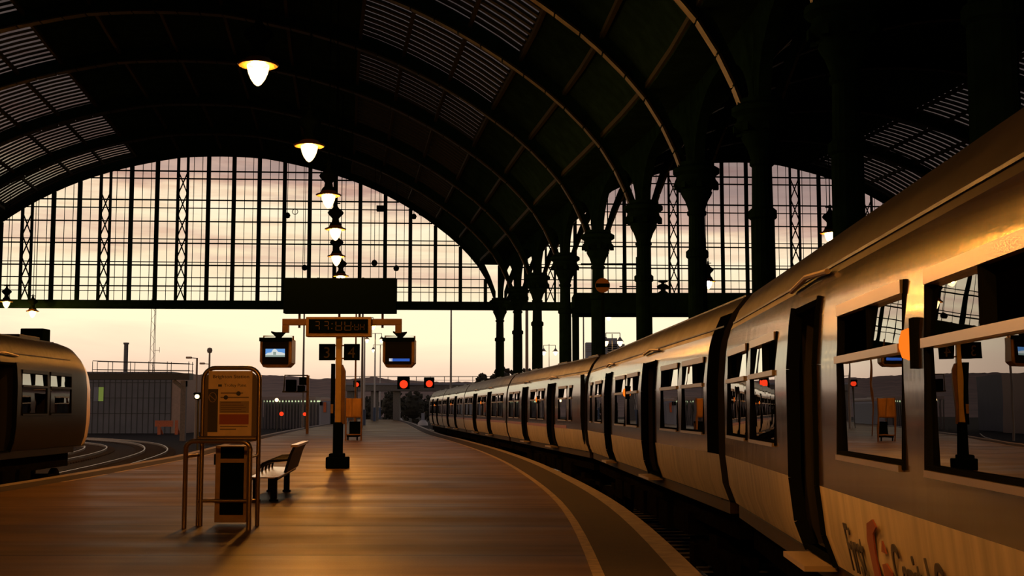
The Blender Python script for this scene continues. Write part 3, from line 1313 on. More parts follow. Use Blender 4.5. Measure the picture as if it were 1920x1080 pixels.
# yellow cab panel with black swoop on the third carriage's near end
g = MB()
L3 = 18.5
g.span((L3, .15, .6), (L3 + .05, W_T - .15, 2.62), 0)
g.build('yellow_end_panel', M['train_yellow'], c3)
g = MB()
sw = [(L3 - .55, 2.60), (L3 - .02, 2.60), (L3 - .02, .72), (L3 - .22, .86), (L3 - .45, 1.12), (L3 - .62, 1.5)]
g.prism([(a, b) for a, b in sw], (0, -.012, 0), (1, 0, 0), (0, 0, 1), (0, .02, 0))
g.build('black_swoop', M['train_dark'], c3)
g = MB()
# pale cab end on the last carriage
g = MB()
g.span((.1, .55, 1.0), (.16, W_T - .5, 2.2))
g.build('cab_front', M['cream_end'], c6)
# dark end panel and lower cream return of the second carriage at its near end
g = MB()
for (za_, ia_), (zb_, ib_) in zip(PZ[2:], PZ[3:9]):
    g.add([(17.45, ia_ - .006, za_), (18.22, ia_ - .006, za_), (18.22, ib_ - .006, zb_), (17.45, ib_ - .006, zb_)], [(0, 1, 2, 3)])
g.build('dark_end_panel', M['train_dark'], c2)
# pink-red stripe on the far carriages
for c, s0, s1, drs in ((c3, .2, 15.4, door_three), (c4, .2, 19.6, door_four), (c5, .2, 16.7, door_five), (c6, 2.6, 16.4, door_six)):
    cuts = [s0] + [q for d in drs for q in (d[0] - .05, d[1] + .05)] + [s1]
    for qa, qb in zip(cuts[::2], cuts[1::2]):
        g = MB()
        g.span((qa, -.006, 1.10), (qb, .004, 1.19))
        g.build('red_stripe', M['txt_red'], c)
# lettering low on the nearest carriage
TILT = pi / 2 + .2
text('lettering', 'First', .46, M['txt_dark'], c1, (7.03, .060, .60), (TILT, 0, 0), xs=.62)
text('lettering', 'Capital Connect', .46, M['txt_dark'], c1, (8.32, .060, .60), (TILT, 0, 0), xs=.62)
lg = lambda pts: [(7.72 + (x - 7.08) * 1.9, z) for x, z in pts]
g = MB()
for ff in ([(7.08, .60), (7.16, .60), (7.17, .82), (7.20, .95), (7.27, 1.0), (7.24, 1.04), (7.14, 1.00), (7.09, .90)],
           [(7.24, .60), (7.34, .60), (7.35, .76), (7.30, .80), (7.24, .78)],
           [(7.27, .86), (7.31, .93), (7.33, .86)]):
    g.prism([(x, z - .03) for x, z in lg(ff)], (0, .178, 0), (1, 0, 0), (0, -.2, 1), (0, .01, 0))
g.build('logo', M['txt_red'], c1)
g = MB()
g.tube([(9.2, .6, 2.42), (10.2, .6, 2.42)], .03, 8)
g.build('interior_light', M['tube'], c1)

# left train: only its last carriage shows
lt_ang = pi / 2 + .03
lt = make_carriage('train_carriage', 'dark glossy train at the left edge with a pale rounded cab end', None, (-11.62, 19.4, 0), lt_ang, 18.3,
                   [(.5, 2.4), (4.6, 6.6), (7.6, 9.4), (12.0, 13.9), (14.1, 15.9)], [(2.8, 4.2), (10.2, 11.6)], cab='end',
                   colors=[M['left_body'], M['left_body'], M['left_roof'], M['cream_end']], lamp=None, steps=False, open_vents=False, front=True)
lt.scale = (1, 1, 1.09)
lt.location.z = .07
g = MB()
g.span((16.5, .30, 1.25), (16.9, .50, 2.2))
g.build('cab_side_window', M['trainglass'], lt)

# ------------------------------------------------------------------ tracks
def track(name, label, f, ya, yb, gauge=1.435, step=2.0, sleepers=True):
    t = thing(name, label, 'railway track', (0, 0, 0), 0, 'railway tracks')
    n = int((yb - ya) / step)
    for s in (-1, 1):
        r = MB()
        pts = []
        for i in range(n + 1):
            y = ya + (yb - ya) * i / n
            e = .05
            dx = (f(y + e) - f(y - e)) / (2 * e)
            nx, ny = 1 / sqrt(1 + dx * dx), -dx / sqrt(1 + dx * dx)
            pts.append(Vector((f(y) + s * gauge / 2 * nx, y + s * gauge / 2 * ny, -.97)))
        for a, b in zip(pts, pts[1:]):
            r.beam(a, b, .075, .15)
        r.build('rail', M['rail'], t)
    if sleepers:
        sl = MB()
        y = ya
        while y < yb:
            e = .05
            dx = (f(y + e) - f(y - e)) / (2 * e)
            sl.box((f(y), y, -1.09), (2.5, .25, .12), rz=-atan(dx))
            y += .7
        sl.build('sleepers', M['sleeper'], t)
    return t


track('railway_track', 'track under the long train at right, along the platform edge', lambda y: edge_r(y) + 1.75, 2, 170)
track('railway_track', 'track under the dark train along the left platform edge', lambda y: edge_l(y) - 1.6, 10, 190)
tb = smooth_curve([(30, -16.2), (50, -17.4), (76, -21.3), (92, -25.6), (104, -30.5), (116, -38), (126, -48)])
track('railway_track', 'curving track seen between the dark train and the trolley sign', tb, 30, 126)
tc_ = smooth_curve([(30, -20.5), (60, -23), (75, -25.2), (88, -28.4), (98, -32.5), (106, -38), (112, -46)])
track('railway_track', 'sharply curving track just past the nose of the dark train', tc_, 30, 112)
td = smooth_curve([(100, -22.6), (120, -25.5), (146, -31)])
track('railway_track', 'track running past the grey relay cabinet', td, 100, 146)
# ------------------------------------------------------------------ platform signs pole
PY = 35.4
pb = ground(633, 878)
PY = pb.y


def pz(py):
    return at(633, py, PY).z


def pxl(px, py=640):
    return at(px, py, PY).x - pb.x


pole = thing('sign_pole', 'ochre and black pole in the middle of the platform carrying boards and screens', 'sign post', (pb.x, pb.y, 0))
a = MB()
a.span((-.085, -.085, pz(792)), (.085, .085, pz(598)))
a.build('upper_shaft', M['ochre'], pole, bevel=.015)
a = MB()
a.span((-.13, -.13, 0), (.13, .13, pz(792)))
a.build('lower_shaft', M['black'], pole, bevel=.02)
a = MB()
a.box((0, 0, .16), (.62, .5, .32))
a.box((-.02, 0, .36), (.42, .4, .12))
a.build('base_block', M['black'], pole, bevel=.03)
a = MB()
a.span((-.21, -.10, pz(795)), (-.115, .12, pz(682)))
a.build('cable_box', M['black'], pole, bevel=.01)
a = MB()
a.span((-.20, -.13, pz(775)), (-.13, -.10, pz(758)))
a.build('notice_plate', M['tan'], pole)
a = MB()
a.prism([(.09, pz(795)), (.19, pz(795)), (.19, pz(696)), (.11, pz(684)), (.09, pz(684))], (0, -.06, 0), (1, 0, 0), (0, 0, 1), (0, .16, 0))
a.build('junction_box', M['brownsteel'], pole)
# arms
za, zb = pz(610), pz(598)
zm = (za + zb) / 2
a = MB()
for s0, s1, sx in ((-1.62, -.88, -1), (.95, 1.78, 1)):
    a.span((s0, -.09, za), (s1, .09, zb))
a.span((-1.62, -.09, pz(624)), (-1.44, .09, za))
a.span((1.60, -.09, pz(625)), (1.78, .09, za))
a.span((-.9, .16, za), (1.0, .26, zb))
a.build('arm', M['brownsteel'], pole, bevel=.01)
a = MB()
for x in (-1.16, -.02, .56, 1.22):
    a.tube([(x, .1, zb - (.25 if abs(x) > 1 else 0)), (x, .1, pz(586))], .035, 8)
a.build('board_strut', M['brownsteel'], pole)

# black board above (a thing of its own hung on the same pole)
brd = thing('black_sign_board', 'wide blank black board above the digital clock', 'sign board', (pb.x, pb.y, 0))
a = MB()
a.span((pxl(533, 555), -.14, pz(588)), (pxl(743.5, 555), .2, pz(522)))
a.build('board', M['black'], brd, bevel=.015)
a = MB()
for k in range(5):
    x = pxl(555 + 42 * k, 522)
    a.span((x - .03, -.05, pz(522)), (x + .03, .05, pz(522) + .02))
a.build('lifting_lug', M['black'], brd)

# clock
clk = thing('digital_clock', 'tan framed digital clock showing dull seven segment figures', 'clock', (pb.x, pb.y, 0))
cx0, cx1 = pxl(575.5, 612), pxl(697, 612)
cz0, cz1 = pz(632), pz(595)
a = MB()
a.span((cx0, -.20, cz0), (cx1, .14, cz1))
a.build('case', M['tan'], clk, bevel=.015)
a = MB()
a.span((pxl(581, 612), -.212, pz(625.5)), (pxl(691.5, 612), -.195, pz(599.5)))
a.build('dial', M['black'], clk)


def seg_digit(mb, x0, x1, z0, z1, on, w=.022, sl=.012):
    zm_ = (z0 + z1) / 2
    y0, y1 = -.222, -.210
    if 'a' in on:
        mb.span((x0 + w, y0, z1 - w), (x1 - w, y1, z1))
    if 'g' in on:
        mb.span((x0 + w, y0, zm_ - w / 2), (x1 - w, y1, zm_ + w / 2))
    if 'd' in on:
        mb.span((x0 + w, y0, z0), (x1 - w, y1, z0 + w))
    if 'f' in on:
        mb.span((x0, y0, zm_ + w), (x0 + w, y1, z1 - w / 2))
    if 'b' in on:
        mb.span((x1 - w, y0, zm_ + w), (x1, y1, z1 - w / 2))
    if 'e' in on:
        mb.span((x0, y0, z0 + w / 2), (x0 + w, y1, zm_ - w))
    if 'c' in on:
        mb.span((x1 - w, y0, z0 + w / 2), (x1, y1, zm_ - w))


def clk_x(c):
    return pxl(560 + c / 7.714, 612)


def clk_z(c):
    return pz(560 + c / 7.714)


for x0, x1, z0, z1, on in ((250, 320, 460, 335, 'agbc'), (378, 450, 460, 335, 'agbc'), (548, 640, 468, 335, 'fbgecd'), (676, 775, 468, 335, 'fbgecd'), (820, 880, 462, 372, 'fbgecd'), (900, 962, 462, 372, 'fbgec')):
    a = MB()
    seg_digit(a, clk_x(x0), clk_x(x1), clk_z(z0), clk_z(z1), on, w=.015 if x0 > 800 else .02)
    a.build('digit', M['segment'], clk)
a = MB()
for cx, cz in ((498, 370), (495, 438), (795, 408)):
    a.box((clk_x(cx), -.216, clk_z(cz)), (.03, .012, .03))
a.build('clock_dots', M['segment'], clk)

# number boards
for ch, x0, x1, lb in (('3', 598.5, 628.5, 'dark square board with a dull figure 3 left of the pole'), ('4', 645, 674.5, 'dark square board with a dull figure 4 right of the pole')):
    t = thing('number_board', lb, 'sign', (pb.x, pb.y, 0), 0, 'platform number boards')
    a = MB()
    a.span((pxl(x0, 660), -.05, pz(675.5)), (pxl(x1, 660), .05, pz(645)))
    a.build('board', M['black'], t, bevel=.008)
    a = MB()
    xs_ = (pxl(x1, 660), .09) if ch == '3' else (-.09, pxl(x0, 660))
    for zz in (pz(648), pz(672)):
        a.span((min(xs_[0], -.08) if ch == '3' else .08, -.02, zz - .02), (-.08 if ch == '3' else xs_[1] + .02, .02, zz + .02))
    a.build('bracket', M['brownsteel'], t)
    text('numeral', ch, .44, M['numeral'], t, ((pxl(x0, 660) + pxl(x1, 660)) / 2, -.055, pz(671)), (pi / 2, 0, 0), align='CENTER')


# monitors
def monitor(cx, label, left):
    t = thing('hanging_monitor', label, 'screen', (pb.x + cx, pb.y, 0), 0, 'hanging screens on the pole arms')
    zt, zb_ = pz(627), pz(689)
    # bracket with wings
    a = MB()
    a.prism([(-.05, pz(640)), (.09, pz(640)), (.09, pz(632)), (.2, pz(624)), (.2, pz(622)), (.1, pz(623)), (-.06, pz(623)), (-.19, pz(621)), (-.19, pz(624)), (-.07, pz(631))], (0, -.08, 0), (1, 0, 0), (0, 0, 1), (0, .16, 0))
    a.build('bracket', M['black'], t)
    a = MB()
    z_ = pz(630)
    a.tube([(-.42, .05, pz(650)), (-.42, .05, z_), (.42, .05, z_), (.42, .05, pz(650))], .025, 8)
    a.build('yoke', M['brownsteel'], t)
    # case, wider at the front
    hw = .45
    a = MB()
    fr = [(-hw + .10, zb_), (hw - .12, zb_), (hw, zb_ + .12), (hw, pz(634) - .06), (hw - .08, pz(634)), (-hw + .08, pz(634)), (-hw, pz(634) - .06), (-hw, zb_ + .16)]
    bk = [(x * .86, zb_ + .05 + (z - zb_) * .9) for x, z in fr]
    n = len(fr)
    vs = [(x, -.32, z) for x, z in fr] + [(x, .30, z) for x, z in fr] + [(x * .8, .55, zb_ + .1 + (z - zb_) * .8) for x, z in fr]
    fs = [list(range(n))[::-1], list(range(2 * n, 3 * n))]
    for q in (0, n):
        for k in range(n):
            j = (k + 1) % n
            fs.append((q + k, q + j, q + n + j, q + n + k))
    fs = [list(f) for f in fs]
    a.add(vs, fs)
    a.build('case', M['brownsteel'], t)
    a = MB()
    a.span((-.38, -.335, pz(684)), (.36, -.318, pz(641)))
    scr = a.build('screen', M['screen_dark'], t, bevel=.01)
    a = MB()
    a.span((-hw - .02, -.36, pz(641)), (hw + .0, -.30, pz(634)))
    a.build('hood', M['black'], t)
    a = MB()
    for zz in (0,):
        a.span((hw - .06, -.34, pz(680)), (hw - .02, -.31, pz(642)))
    a.build('bezel_strip', M['tan'], t)
    return t, scr


mx1 = pxl(521.5)
t, scr = monitor(mx1, 'hanging screen left of the clock showing a small blue and white picture', True)
a = MB()
x0, x1 = pxl(502.5) - mx1, pxl(538.5) - mx1
z0, z1 = pz(670), pz(655)
a.span((x0, -.342, z0), (x1, -.336, z1))
a.build('screen_picture', M['screen_sky'], scr)
a = MB()
hh = z1 - z0
ww = x1 - x0
a.prism([(x0, z0 + .30 * hh), (x0 + .12 * ww, z0 + .50 * hh), (x0 + .3 * ww, z0 + .55 * hh), (x0 + .38 * ww, z0 + .9 * hh), (x0 + .48 * ww, z0 + hh), (x0 + .56 * ww, z0 + .9 * hh), (x0 + .66 * ww, z0 + .6 * hh), (x0 + .85 * ww, z0 + .55 * hh), (x1, z0 + .42 * hh), (x1, z0 + .2 * hh), (x0, z0 + .2 * hh)], (0, -.346, 0), (1, 0, 0), (0, 0, 1), (0, .004, 0))
a.build('picture_highlight', M['screen_pale'], scr)
a = MB()
a.span((x0, -.347, z0), (x1, -.342, z0 + .22 * hh))
a.span((x0 + .4 * ww, -.348, z0 + .25 * hh), (x0 + .55 * ww, -.3465, z0 + .62 * hh))
a.build('picture_lower_band', M['screen_mid'], scr)
mx2 = pxl(749.5)
t, scr = monitor(mx2, 'hanging screen right of the clock with a single blue bar', False)
a = MB()
a.span((pxl(736) - mx2, -.344, pz(678.2)), (pxl(770) - mx2, -.336, pz(673.2)))
a.build('blue_bar', M['blue_bar'], scr)
a = MB()
a.span((pxl(732) - mx2, -.344, pz(678.2)), (pxl(738.5) - mx2, -.335, pz(673)))
a.build('white_block', M['white_bar'], scr)

# ------------------------------------------------------------------ trolley point
TY = 18.5
tb0 = Vector(((429 - 960) / F * TY, TY, 0))


def tx(px, Y=TY):
    return at(px, 820, Y).x - tb0.x


def tz(py, Y=TY):
    return at(429, py, Y).z


tp = thing('trolley_sign', 'tall rounded trolley point sign standing inside tubular rails at left', 'sign', (tb0.x, tb0.y, 0))
xl, xr = tx(379), tx(485)
zt = tz(690)
a = MB()
pts = [(xl, 0, 0)]
R = .17
pts.append((xl, 0, zt - R))
for k in range(1, 7):
    t = pi / 2 * k / 6
    pts.append((xl + R - R * cos(t), 0, zt - R + R * sin(t)))
for k in range(0, 7):
    t = pi / 2 * k / 6
    pts.append((xr - R + R * sin(t), 0, zt - R + R * cos(t)))
pts.append((xr, 0, 0))
a.tube(pts, .032, 12)
a.build('frame', M['tube_steel'], tp, smooth=True)
a = MB()
pp = [(xl + .03, tz(823)), (xr - .03, tz(823)), (xr - .03, zt - .19)]
for k in range(7):
    t = pi / 2 * k / 6
    pp.append((xr - .03 - .14 + .14 * cos(t), zt - .19 + .14 * sin(t)))
for k in range(7):
    t = pi / 2 * k / 6
    pp.append((xl + .03 + .14 - .14 * sin(t), zt - .19 + .14 * cos(t)))
a.prism(pp, (0, -.02, 0), (1, 0, 0), (0, 0, 1), (0, .05, 0))
a.build('back_panel', M['poster_edge'], tp)


def sx(c):
    return tx(360 + c / 6.75)


def sz(c):
    return tz(680 + c / 6.75)


def rect(name, c0, c1, r0, r1, y, m, parent):
    q = MB()
    q.span((sx(c0), y, sz(r1)), (sx(c1), y + .008, sz(r0)))
    return q.build(name, m, parent)


ps = rect('poster', 200, 755, 105, 945, -.030, M['poster'], tp)
rect('dark_side_panel', 200, 325, 335, 878, -.036, M['poster_dark'], ps)
rect('tan_text_panel', 348, 718, 488, 635, -.036, M['poster_mid'], ps)
rd = rect('red_text_panel', 348, 718, 652, 780, -.036, M['poster_red'], ps)
q = MB()
for r in (505, 538, 568, 592, 620):
    q.span((sx(362), -.040, sz(r + 6)), (sx(random.randint(610, 705)), -.036, sz(r - 5)))
for r in (385, 440):
    q.span((sx(358), -.036, sz(r + 6)), (sx(715 if r == 440 else 640), -.031, sz(r - 6)))
for r in (808, 842):
    q.span((sx(358), -.036, sz(r + 6)), (sx(705 if r == 808 else 560), -.031, sz(r - 6)))
q.build('small_print', M['poster_line'], ps)
q = MB()
for c, r in ((585, 390), (425, 440)):
    q.tube([(sx(c), -.046, sz(r)), (sx(c), -.034, sz(r))], .031, 18)
q.build('black_dot', M['txt_dark'], ps)
q = MB()
pts = [(sx(258) + .052 * cos(2 * pi * k / 24), -.038, sz(438) + .068 * sin(2 * pi * k / 24)) for k in range(25)]
q.tube(pts, .006, 6)
q.tube([(sx(225), -.038, sz(415)), (sx(290), -.038, sz(470))], .006, 6)
q.build('ring_emblem', M['poster_mid'], ps)
text('heading', 'Brighton Station', .072, M['txt_dark'], ps, (sx(485), -.034, sz(198)), (pi / 2, 0, 0), align='CENTER', depth=.002, xs=1.12)
text('subheading', 'Trolley Point', .060, M['txt_dark'], ps, (sx(400), -.034, sz(304)), (pi / 2, 0, 0), depth=.002, xs=1.0)
q = MB()
q.span((sx(325), -.036, sz(304)), (sx(370), -.030, sz(275)))
q.build('trolley_symbol', M['txt_dark'], ps)
# lower cabinet
a = MB()
a.span((tx(403), .06, .04), (tx(462), .36, tz(836)))
cb = a.build('cabinet', M['tan'], tp, bevel=.01)
for r0, r1 in ((966, 868), (860, 838)):
    a = MB()
    a.span((tx(413), .045, tz(r0)), (tx(457), .062, tz(r1)))
    a.build('cabinet_panel', M['black'], cb)
a = MB()
a.span((tx(399), .1, tz(872)), (tx(404), .2, tz(852)))
a.build('cabinet_lock', M['black'], cb)


def hoop(x0, x1, y, z, r, yy=None):
    R = .12
    y1 = y if yy is None else yy
    pts = [(x0, y, 0), (x0, y, z - R)]
    for k in range(1, 6):
        t = pi / 2 * k / 5
        pts.append((x0 + R - R * cos(t), y + (y1 - y) * .1, z - R + R * sin(t)))
    for k in range(0, 6):
        t = pi / 2 * k / 5
        pts.append((x1 - R + R * sin(t), y1 - (y1 - y) * .1, z - R + R * cos(t)))
    pts.append((x1, y1, z - R))
    pts.append((x1, y1, 0))
    q = MB()
    q.tube(pts, r, 12)
    return q


f1 = ground(345, 991) - tb0
f2 = ground(466, 994) - tb0
hoop(f1.x, f2.x, f1.y, 1.21, .034, f2.y).build('front_hoop', M['tube_steel'], tp, smooth=True)
a = MB()
xb0, xb1 = tx(373), tx(483)
a.tube([(xb0, .06, 0), (xb0, .06, tz(850))], .034, 12)
a.tube([(tx(374), -.07, tz(822)), (tx(482), -.07, tz(822))], .036, 12)
a.tube([(xb0, .0, tz(939)), (xb1, .0, tz(939))], .026, 12)
a.build('back_rail', M['tube_steel'], tp, smooth=True)
a = MB()
a.tube([(f1.x, f1.y, 1.0), (xb0, .06, 1.0)], .022, 10)
a.tube([(f2.x, f2.y, 1.0), (xb1, .0, 1.0)], .022, 10)
a.build('side_rail', M['tube_steel'], tp, smooth=True)

# ------------------------------------------------------------------ bench
bq = thing('metal_bench', 'long perforated metal bench with curved armrests, seen end-on behind the trolley sign', 'bench', (0, 0, 0))


def poly_slab(poly, z0, z1):
    q = MB()
    q.prism(poly, (0, 0, z0), (1, 0, 0), (0, 1, 0), (0, 0, z1 - z0))
    return q


SA = (-4.73, 23.1)
SB = (-4.17, 23.1)
dirv = Vector((-.09, 1, 0)).normalized()
seatL = 4.2


def bp(s, t, z):
    """s along the bench, t across from front edge (left) to rear (right)"""
    nx = Vector((dirv.y, -dirv.x, 0))
    return Vector((-4.73, 23.1, 0)) + dirv * s + nx * t + Vector((0, 0, z))


q = MB()
NS = 26
for k in range(NS):
    s0 = seatL * k / NS
    s1 = seatL * (k + 1) / NS
    prof_ = [(.0, .435), (.04, .452), (.25, .445), (.48, .44), (.56, .455)]
    for (t0, z0), (t1, z1) in zip(prof_, prof_[1:]):
        vs = [bp(s0, t0, z0), bp(s1, t0, z0), bp(s1, t1, z1), bp(s0, t1, z1)]
        vs += [v - Vector((0, 0, .02)) for v in vs]
        q.add(vs, [(0, 1, 2, 3), (7, 6, 5, 4), (0, 4, 5, 1), (3, 2, 6, 7), (1, 5, 6, 2), (0, 3, 7, 4)])
q.build('seat', M['bench'], bq)
q = MB()
for t in (.05, .51):
    q.beam(bp(0, t, .415), bp(seatL, t, .415), .05, .05)
q.build('seat_rail', M['bench_dark'], bq)
q = MB()
prof_ = [(.53, .46), (.57, .60), (.63, .80), (.70, .95)]
for (t0, z0), (t1, z1) in zip(prof_, prof_[1:]):
    vs = [bp(1.25, t0, z0), bp(seatL, t0, z0), bp(seatL, t1, z1), bp(1.25, t1, z1)]
    d = bp(0, .05, 0) - bp(0, 0, 0)
    vs += [v + d for v in vs]
    q.add(vs, [(0, 1, 2, 3), (7, 6, 5, 4), (0, 4, 5, 1), (3, 2, 6, 7), (1, 5, 6, 2), (0, 3, 7, 4)])
q.build('backrest', M['bench_dark'], bq)
q = MB()
q.beam(bp(1.2, .725, .965), bp(seatL + .05, .725, .965), .13, .045)
q.build('backrest_cap', M['bench'], bq)
for k in range(5):
    s = 1.35 + k * .68
    q = MB()
    pts = [bp(s, .05, .45), bp(s, .06, .54), bp(s, .13, .62), bp(s, .26, .675), bp(s, .42, .69), bp(s, .60, .70)]
    q.tube(pts, [.02, .024, .03, .034, .03, .022], 8)
    q.build('armrest', M['bench_dark'], bq, smooth=True)
for s in (.35, 3.1):
    for t in (.12, .44):
        q = MB()
        q.beam(bp(s, t, 0), bp(s, t, .43), .11, .07, up=(0, 1, 0))
        q.beam(bp(s, t - .08, .015), bp(s, t + .08, .015), .1, .03)
        q.build('leg', M['bench_dark'], bq)

# ------------------------------------------------------------------ far rack with board and trolley
rk0 = ground(664, 826)
RY = rk0.y


def rx(px):
    return at(px, 790, RY).x - rk0.x


def rzz(py):
    return at(664, py, RY).z


rk = thing('trolley_rack', 'distant varnished board on a tubular rack beside the pole', 'rack', (rk0.x, rk0.y, 0))
a = MB()
for px in (648.5, 677.5):
    a.tube([(rx(px), 0, 0), (rx(px), 0, rzz(746))], .045, 8)
a.tube([(rx(648), 0, rzz(782)), (rx(678), 0, rzz(782))], .04, 8)
a.tube([(rx(648), -.0, rzz(815)), (rx(678), 0, rzz(815))], .035, 8)
a.build('frame', M['brownsteel'], rk)
a = MB()
a.span((rx(649), -.05, rzz(781)), (rx(676.5), .05, rzz(747)))
a.build('board', M['wood_tan'], rk, bevel=.02)
a = MB()
a.span((rx(659.3), -.07, rzz(781)), (rx(660.7), -.05, rzz(747)))
a.build('board_seam', M['brownsteel'], rk)
tr = thing('luggage_trolley', 'dark luggage trolley parked under the distant varnished board', 'trolley', (rk0.x - .15, rk0.y + .95, 0))
a = MB()
a.span((-.3, -.6, .18), (.3, .6, .3))
a.span((-.3, .5, .3), (.3, .58, 1.0))
a.build('frame', M['black'], tr, bevel=.02)
for q_ in (-.25, .25):
    a = MB()
    a.tube([(q_ - .03, -.45, .1), (q_ + .03, -.45, .1)], .1, 12)
    a.build('wheel', M['rubber'], tr)
a = MB()
a.tube([(-.28, .54, .95), (-.28, .7, 1.08), (.28, .7, 1.08), (.28, .54, .95)], .025, 8)
a.build('handle', M['brownsteel'], tr)


# ------------------------------------------------------------------ signals on posts
def signal_head(mb, c, w, h, d=.4):
    mb.box(c, (w, d, h))


sp0 = ground(576, 813)
SY = sp0.y
sg = thing('signal_post', 'brown signal post on the left platform edge carrying black signal boxes', 'signal', (sp0.x, sp0.y, 0))


def gx(px):
    return at(px, 720, SY).x - sp0.x


def gz(py):
    return at(576, py, SY).z


a = MB()
a.box((0, 0, gz(704) / 2), (.18, .18, gz(704)))
a.build('post', M['brownsteel'], sg)
a = MB()
a.tube([(0, 0, gz(704)), (gx(534), 0, gz(703.5)), (gx(532), 0, gz(735))], .05, 8)
a.span((gx(530), -.12, gz(736)), (gx(577), .12, gz(733)))
a.build('bracket_frame', M['darksteel'], sg)
a = MB()
a.span((gx(537), -.3, gz(734)), (gx(555), .3, gz(712)))
a.build('signal_box', M['black'], sg, bevel=.03)
a = MB()
a.span((gx(562), -.3, gz(722)), (gx(574), .3, gz(707)))
a.span((gx(559), -.35, gz(734)), (gx(571), .3, gz(723)))
a.build('signal_box', M['black'], sg, bevel=.03)


def red_signal(px, py, Y, r, label, box=True, post_to=None, group='red signal lights', m=None):
    p = at(px, py, Y)
    t = thing('signal_light', label, 'signal', p, 0, group)
    q = MB()
    q.tube([(0, -.12, 0), (0, 0, 0)], r, 20)
    q.build('lens', m or M['red_lens'], t)
    if box:
        q = MB()
        q.span((-r * 1.6, 0, -r * 1.2), (r * 1.4, .5, r * 1.9))
        q.span((-r * 1.6, -.2, r * 1.1), (r * 1.5, 0, r * 1.5))
        q.build('signal_head', M['black'], t)
    if post_to is None:
        q = MB()
        q.beam((0, .4, 0), (0, 3.81, 0), .12, .12)
        q.build('bracket', M['darksteel'], t)
    else:
        q = MB()
        q.tube([(0, .25, -r), (0, .25, post_to - p.z)], .06, 8)
        q.build('post', M['darksteel'], t)
    return t


BRY = 200.0
red_signal(757, 720.5, BRY - 4, .62, 'large red signal light hanging left of the train nose')
red_signal(805, 719.5, BRY - 4, .52, 'red signal light hanging just above the last carriage')
red_signal(669, 721, 120, .20, 'red signal light between the pole and the tall grey post', post_to=-1)
red_signal(528, 776, 130, .21, 'low red light left of the grey relay cabinet', post_to=-1, box=False)
red_signal(571.5, 776.5, 110, .15, 'low red light beside the brown signal post', post_to=-1, box=False)
red_signal(519, 750, 130, .18, 'bright white-orange light above the relay cabinet', post_to=-1, box=False, group='lights in the yard', m=M['orange_lens'])
red_signal(370, 743.5, 70, .115, 'bright white-orange light at the left side of the trolley sign', post_to=-1, group='lights in the yard', m=M['orange_lens'])

# small pale dwarf signals past the platform end
for px, py, lb in ((748, 778, 'small pale dwarf signal past the end of the platform'), (793, 784, 'small pale dwarf signal just left of the last carriage nose')):
    p = at(px, py, 225)
    t = thing('dwarf_signal', lb, 'signal', (p.x, 225, -1.1), 0, 'dwarf signals past the platform')
    h_ = p.z + 1.1
    q = MB()
    q.lathe([(.9, 0), (.8, h_ * .4), (.45, h_ * .7), (.0, h_ * .75)], 12)
    q.build('base', M['pale_post'], t, smooth=True)
    q = MB()
    q.box((0, 0, h_ * 1.2), (.55, .4, h_ * 1.0))
    q.build('head', M['bluegrey'], t)

# relay cabinet
p = ground(543, 802, -1.1)
t = thing('relay_cabinet', 'pale grey relay cabinet on the ballast beyond the left edge', 'cabinet', (p.x, p.y, -1.1))
a = MB()
zc = at(543, 774, p.y).z + 1.1
a.box((0, 0, zc / 2), (.8, .6, zc))
a.build('body', M['cabinet'], t, bevel=.02)
a = MB()
a.box((0, 0, zc + .02), (.9, .7, .06))
a.build('lid', M['cabinet'], t)
a = MB()
a.span((.08, -.32, .15), (.12, -.30, zc - .1))
a.build('door_seam', M['darksteel'], t)

# ------------------------------------------------------------------ outdoor posts
def pole_post(px_t, y_top, px_b, y_base, w_px, label, m, base_m=None, base_y=None, arms=(), Y=None, zbase=0.0, name='lamp_post', cat='lamp post', group=None):
    if Y is None:
        Y = ground(px_b, y_base, zbase).y
    b = at(px_b, y_base, Y)
    b.z = zbase
    r = w_px / 2 * Y / F
    zt_ = at(px_t, y_top, Y).z - zbase
    t = thing(name, label, cat, (b.x, Y, zbase), 0, group)
    q = MB()
    dx_ = at(px_t, y_top, Y).x - b.x
    q.tube([(0, 0, 0), (0, 0, zt_ * .5), (0, 0, zt_)], [r, r * .85, r * .65], 10)
    q.build('post', m, t, smooth=True)
    if base_m:
        q = MB()
        q.tube([(0, 0, 0), (0, 0, at(px_b, base_y, Y).z - zbase)], r * 1.7, 10)
        q.build('post_base', base_m, t, smooth=True)
    for (ax_px, ay, lit) in arms:
        e = at(ax_px, ay, Y)
        q = MB()
        q.tube([(0, 0, e.z - zbase + .9), (e.x - b.x, 0, e.z - zbase + .9)], .04, 6)
        q.tube([(e.x - b.x, 0, e.z - zbase + .9), (e.x - b.x, 0, e.z - zbase + .4)], .04, 6)
        q.build('arm', M['grey_post'], t)
        q = MB()
        q.lathe([(.42, .05), (.30, .14), (.15, .35), (.06, .5), (0, .5)], 12, (e.x - b.x, 0, e.z - zbase))
        q.build('lamp_shade', M['grey_post'], t, smooth=True)
        q = MB()
        q.lathe([(.0, -.45), (.12, -.38), (.24, -.1), (.26, .04), (0, .04)], 12, (e.x - b.x, 0, e.z - zbase))
        q.build('lamp_bulb', M['lamp_far'], t, smooth=True)
    return t


